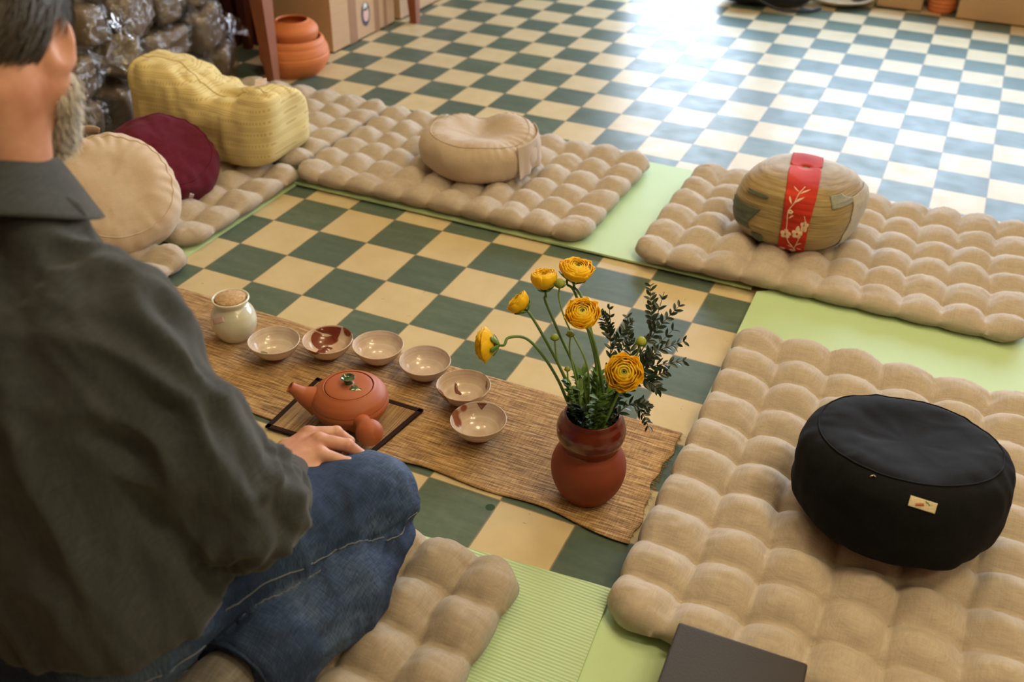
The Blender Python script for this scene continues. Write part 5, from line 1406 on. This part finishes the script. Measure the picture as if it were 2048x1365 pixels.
b.inputs['Roughness'].default_value = .8; b.inputs['Specular IOR Level'].default_value = .25; bump(nt, b, math_n(nt, 'ADD', tw, tw2), .4, .0015)
jeans = mesh_obj('jeans', at_man(V), F, m_j, man, label='faded blue jeans')
M_stitch = plain('pale_stitching', (.16, .18, .22), .8)
bmj = bmesh.new(); bmj.from_mesh(jeans.data); jt = BVHTree.FromBMesh(bmj); bmj.free()
def seam_line(pts, r, name, mat, n=120, off=.0006):
    L = []
    for p in spline(pts, n):
        pp = Vector(at_man(np.array(p))); h = jt.ray_cast(pp, Vector(((CAMP-Vector((.32, -1.05, 0)))-pp).normalized())*-1)
        h = jt.find_nearest(pp); L.append(tuple(h[0]+h[1]*off))
    return mesh_obj(name, *tube(L, r, 5), mat, jeans)
seam_line([(.770, -.725, .150), (.745, -.800, .165), (.690, -.900, .210), (.66, -1.00, .235), (.63, -1.10, .25)], .0011, 'side_seam', M_stitch)
seam_line([(.600, -1.040, .20), (.64, -1.03, .185), (.672, -.985, .175), (.70, -.93, .17)], .0009, 'inner_seam', M_stitch)
seam_line([(.56, -1.27, .25), (.61, -1.22, .24), (.635, -1.14, .23)], .0012, 'pocket_seam', M_stitch)
hm = MB(); Vh = []
for i in range(50):
    t_ = 2*PI*i/50
    for (y, r) in ((.030, .0645), (.012, .0650), (-.004, .0650), (-.006, .062), (.010, .060)): Vh.append((AN_R[0]+r*math.cos(t_), AN_R[1]+y, .128+r*math.sin(t_)*.98))
hm.add(at_man(np.array(Vh)), grid_faces(50, 5, cu=True)); hm.build('trouser_hem', m_j, jeans)
# ---- socks
M_sock = woven('grey_wool_sock', (.20, .19, .18), thread=300, bmp=.8, slub=1.6)
def sock_sdf(P):
    d = chain(P, [(.660, -1.045, .128), (.652, -1.135, .120), (.615, -1.205, .112), (.570, -1.265, .108)], [.044, .046, .042, .032], .02)
    return d
V, F = sdf_mesh(sock_sdf, (.50, -1.33, .05), (.74, -.98, .21), .006); mesh_obj('sock', at_man(V), F, M_sock, man, label='grey woollen sock')
V2 = V.copy(); V2[:, 0] = .805-V2[:, 0]; mesh_obj('sock', at_man(V2), F[:, ::-1], M_sock, man)
# ---- hair and beard
def strands(fn, n, lo, hi, test, lmin, lmax, dirf, mat, name, seed, w=.0011, shell=0.0):
    r = np.random.RandomState(seed); P = lo+(hi-lo)*r.rand(n, 3)
    for _ in range(12):
        d = fn(P)-shell; g = np.stack([(fn(P+np.eye(3)[k]*.002)-fn(P-np.eye(3)[k]*.002))/.004 for k in range(3)], -1); P = P-g*np.clip(d, -.03, .03)[:, None]*.9
    g = g/(np.linalg.norm(g, axis=1)[:, None]+1e-9); ok = test(H2(P)) & (np.abs(fn(P)-shell) < .004); P = P[ok]; g = g[ok]
    nP = len(P); L = (lmin+(lmax-lmin)*r.rand(nP))[:, None]; d = dirf(P, g, r); side = np.cross(d, g); side /= np.linalg.norm(side, axis=1)[:, None]+1e-9
    V = []; pts = [P, P+d*L*.5+g*.003, P+d*L+g*.001*(1+3*r.rand(nP))[:, None]]
    for p, ww in zip(pts, (w, w*.8, w*.2)): V += [p-side*ww, p+side*ww]
    V = np.stack(V, 1).reshape(-1, 3); b0 = np.arange(nP)[:, None]*6
    F = np.concatenate([b0+np.array([0, 1, 3, 2]), b0+np.array([2, 3, 5, 4])]); return V, F
def cran(P): return ell(H2(P), (0, -.012, .045), (.078, .100, .092))
def hair_region(q): return (q[:, 2] > -.040-.30*np.clip(q[:, 1]+.03, -.03, 1)*-1*0+np.where(q[:, 1] > -.035, .045, 0)+np.where(np.abs(q[:, 0]) > .05, np.clip((q[:, 1]+.06)*.9, 0, .05), 0)) & (q[:, 1] < .075+.0*q[:, 2])
M_hair = plain('grey_brown_hair', (.050, .042, .036), .55, .55, 160, .4, 300)
M_beard = plain('white_grey_beard', (.50, .47, .43), .7, .4, 160, .3, 300)
def hair_sdf(P):
    q = H2(P); d = ell(q, (0, -.014, .046), (.081, .103, .095))+.0025*vn(P*np.array([1, 1, .5]), 60, 3)
    low = -(q[..., 2]+.036)+.0
    sidecut = np.where(np.abs(q[..., 0]) > .040, -(q[..., 2]-.030-.25*q[..., 1])*1.0-.02*(q[..., 1] < -.04), -1)
    side2 = np.where(q[..., 1] > -.030, -(q[..., 2]-.030), -1)
    front = q[..., 1]-.078+.0*q[..., 2]
    return np.maximum(np.maximum(np.maximum(d, low), np.maximum(side2, front)), -1)
V, F = sdf_mesh(hair_sdf, (.22, -1.18, .90), (.56, -.84, 1.18), .004)
hb = MB(); hb.add(at_man(V), [tuple(f) for f in F])
def dirh(P, g, r):
    down = -HR[:, 2]*.8-HR[:, 1]*.5; d = down[None]+.35*(r.rand(len(P), 3)-.5); d = d-g*(d*g).sum(1)[:, None]; return d/(np.linalg.norm(d, axis=1)[:, None]+1e-9)
Vs_, Fs_ = strands(lambda P: ell(H2(P), (0, -.014, .046), (.081, .103, .095)), 9000, np.array([.22, -1.18, .90]), np.array([.56, -.84, 1.18]), lambda q: (q[:, 2] > -.032) & ((q[:, 1] < -.028) | (q[:, 2] > .034)) & (q[:, 1] < .078), .018, .040, dirh, None, '', 3)
hb.add(at_man(Vs_), [tuple(f) for f in Fs_]); hb.build('hair', M_hair, man, label='short dark grey hair')
def jaw(P):
    q = H2(P); d = None
    for s in (-1, 1):
        x = rcone(q, (s*.056, .010, -.048), (s*.020, .072, -.100), .022, .028); d = x if d is None else np.minimum(d, x)
    return smin(d, ell(q, (0, .075, -.095), (.034, .030, .034)), .02)
def beard_sdf(P): return jaw(P)+.002*vn(P, 70, 2)
V, F = sdf_mesh(beard_sdf, (.22, -1.10, .82), (.56, -.82, 1.06), .004)
bb = MB(); bb.add(at_man(V), [tuple(f) for f in F])
def dirb(P, g, r):
    d = (-HR[:, 2]*.9+HR[:, 1]*.25)[None]+g*.35+.5*(r.rand(len(P), 3)-.5); return d/(np.linalg.norm(d, axis=1)[:, None]+1e-9)
Vs_, Fs_ = strands(jaw, 7000, np.array([.22, -1.10, .82]), np.array([.56, -.82, 1.06]), lambda q: q[:, 2] < -.01, .008, .018, dirb, None, '', 5, .0009)
bb.add(at_man(Vs_), [tuple(f) for f in Fs_]); bb.build('beard', M_beard, man, label='short white-grey beard')
# seat cushion under him
zs = empty('round_meditation_cushion', (.40, -1.26, .118), 0, 'dark brown cushion the man sits on, in the lower left corner', 'cushion')
zafu(.175, .085, woven('dark_brown_cotton', (.06, .032, .02), thread=600), zs, seed=41, sag=.03)
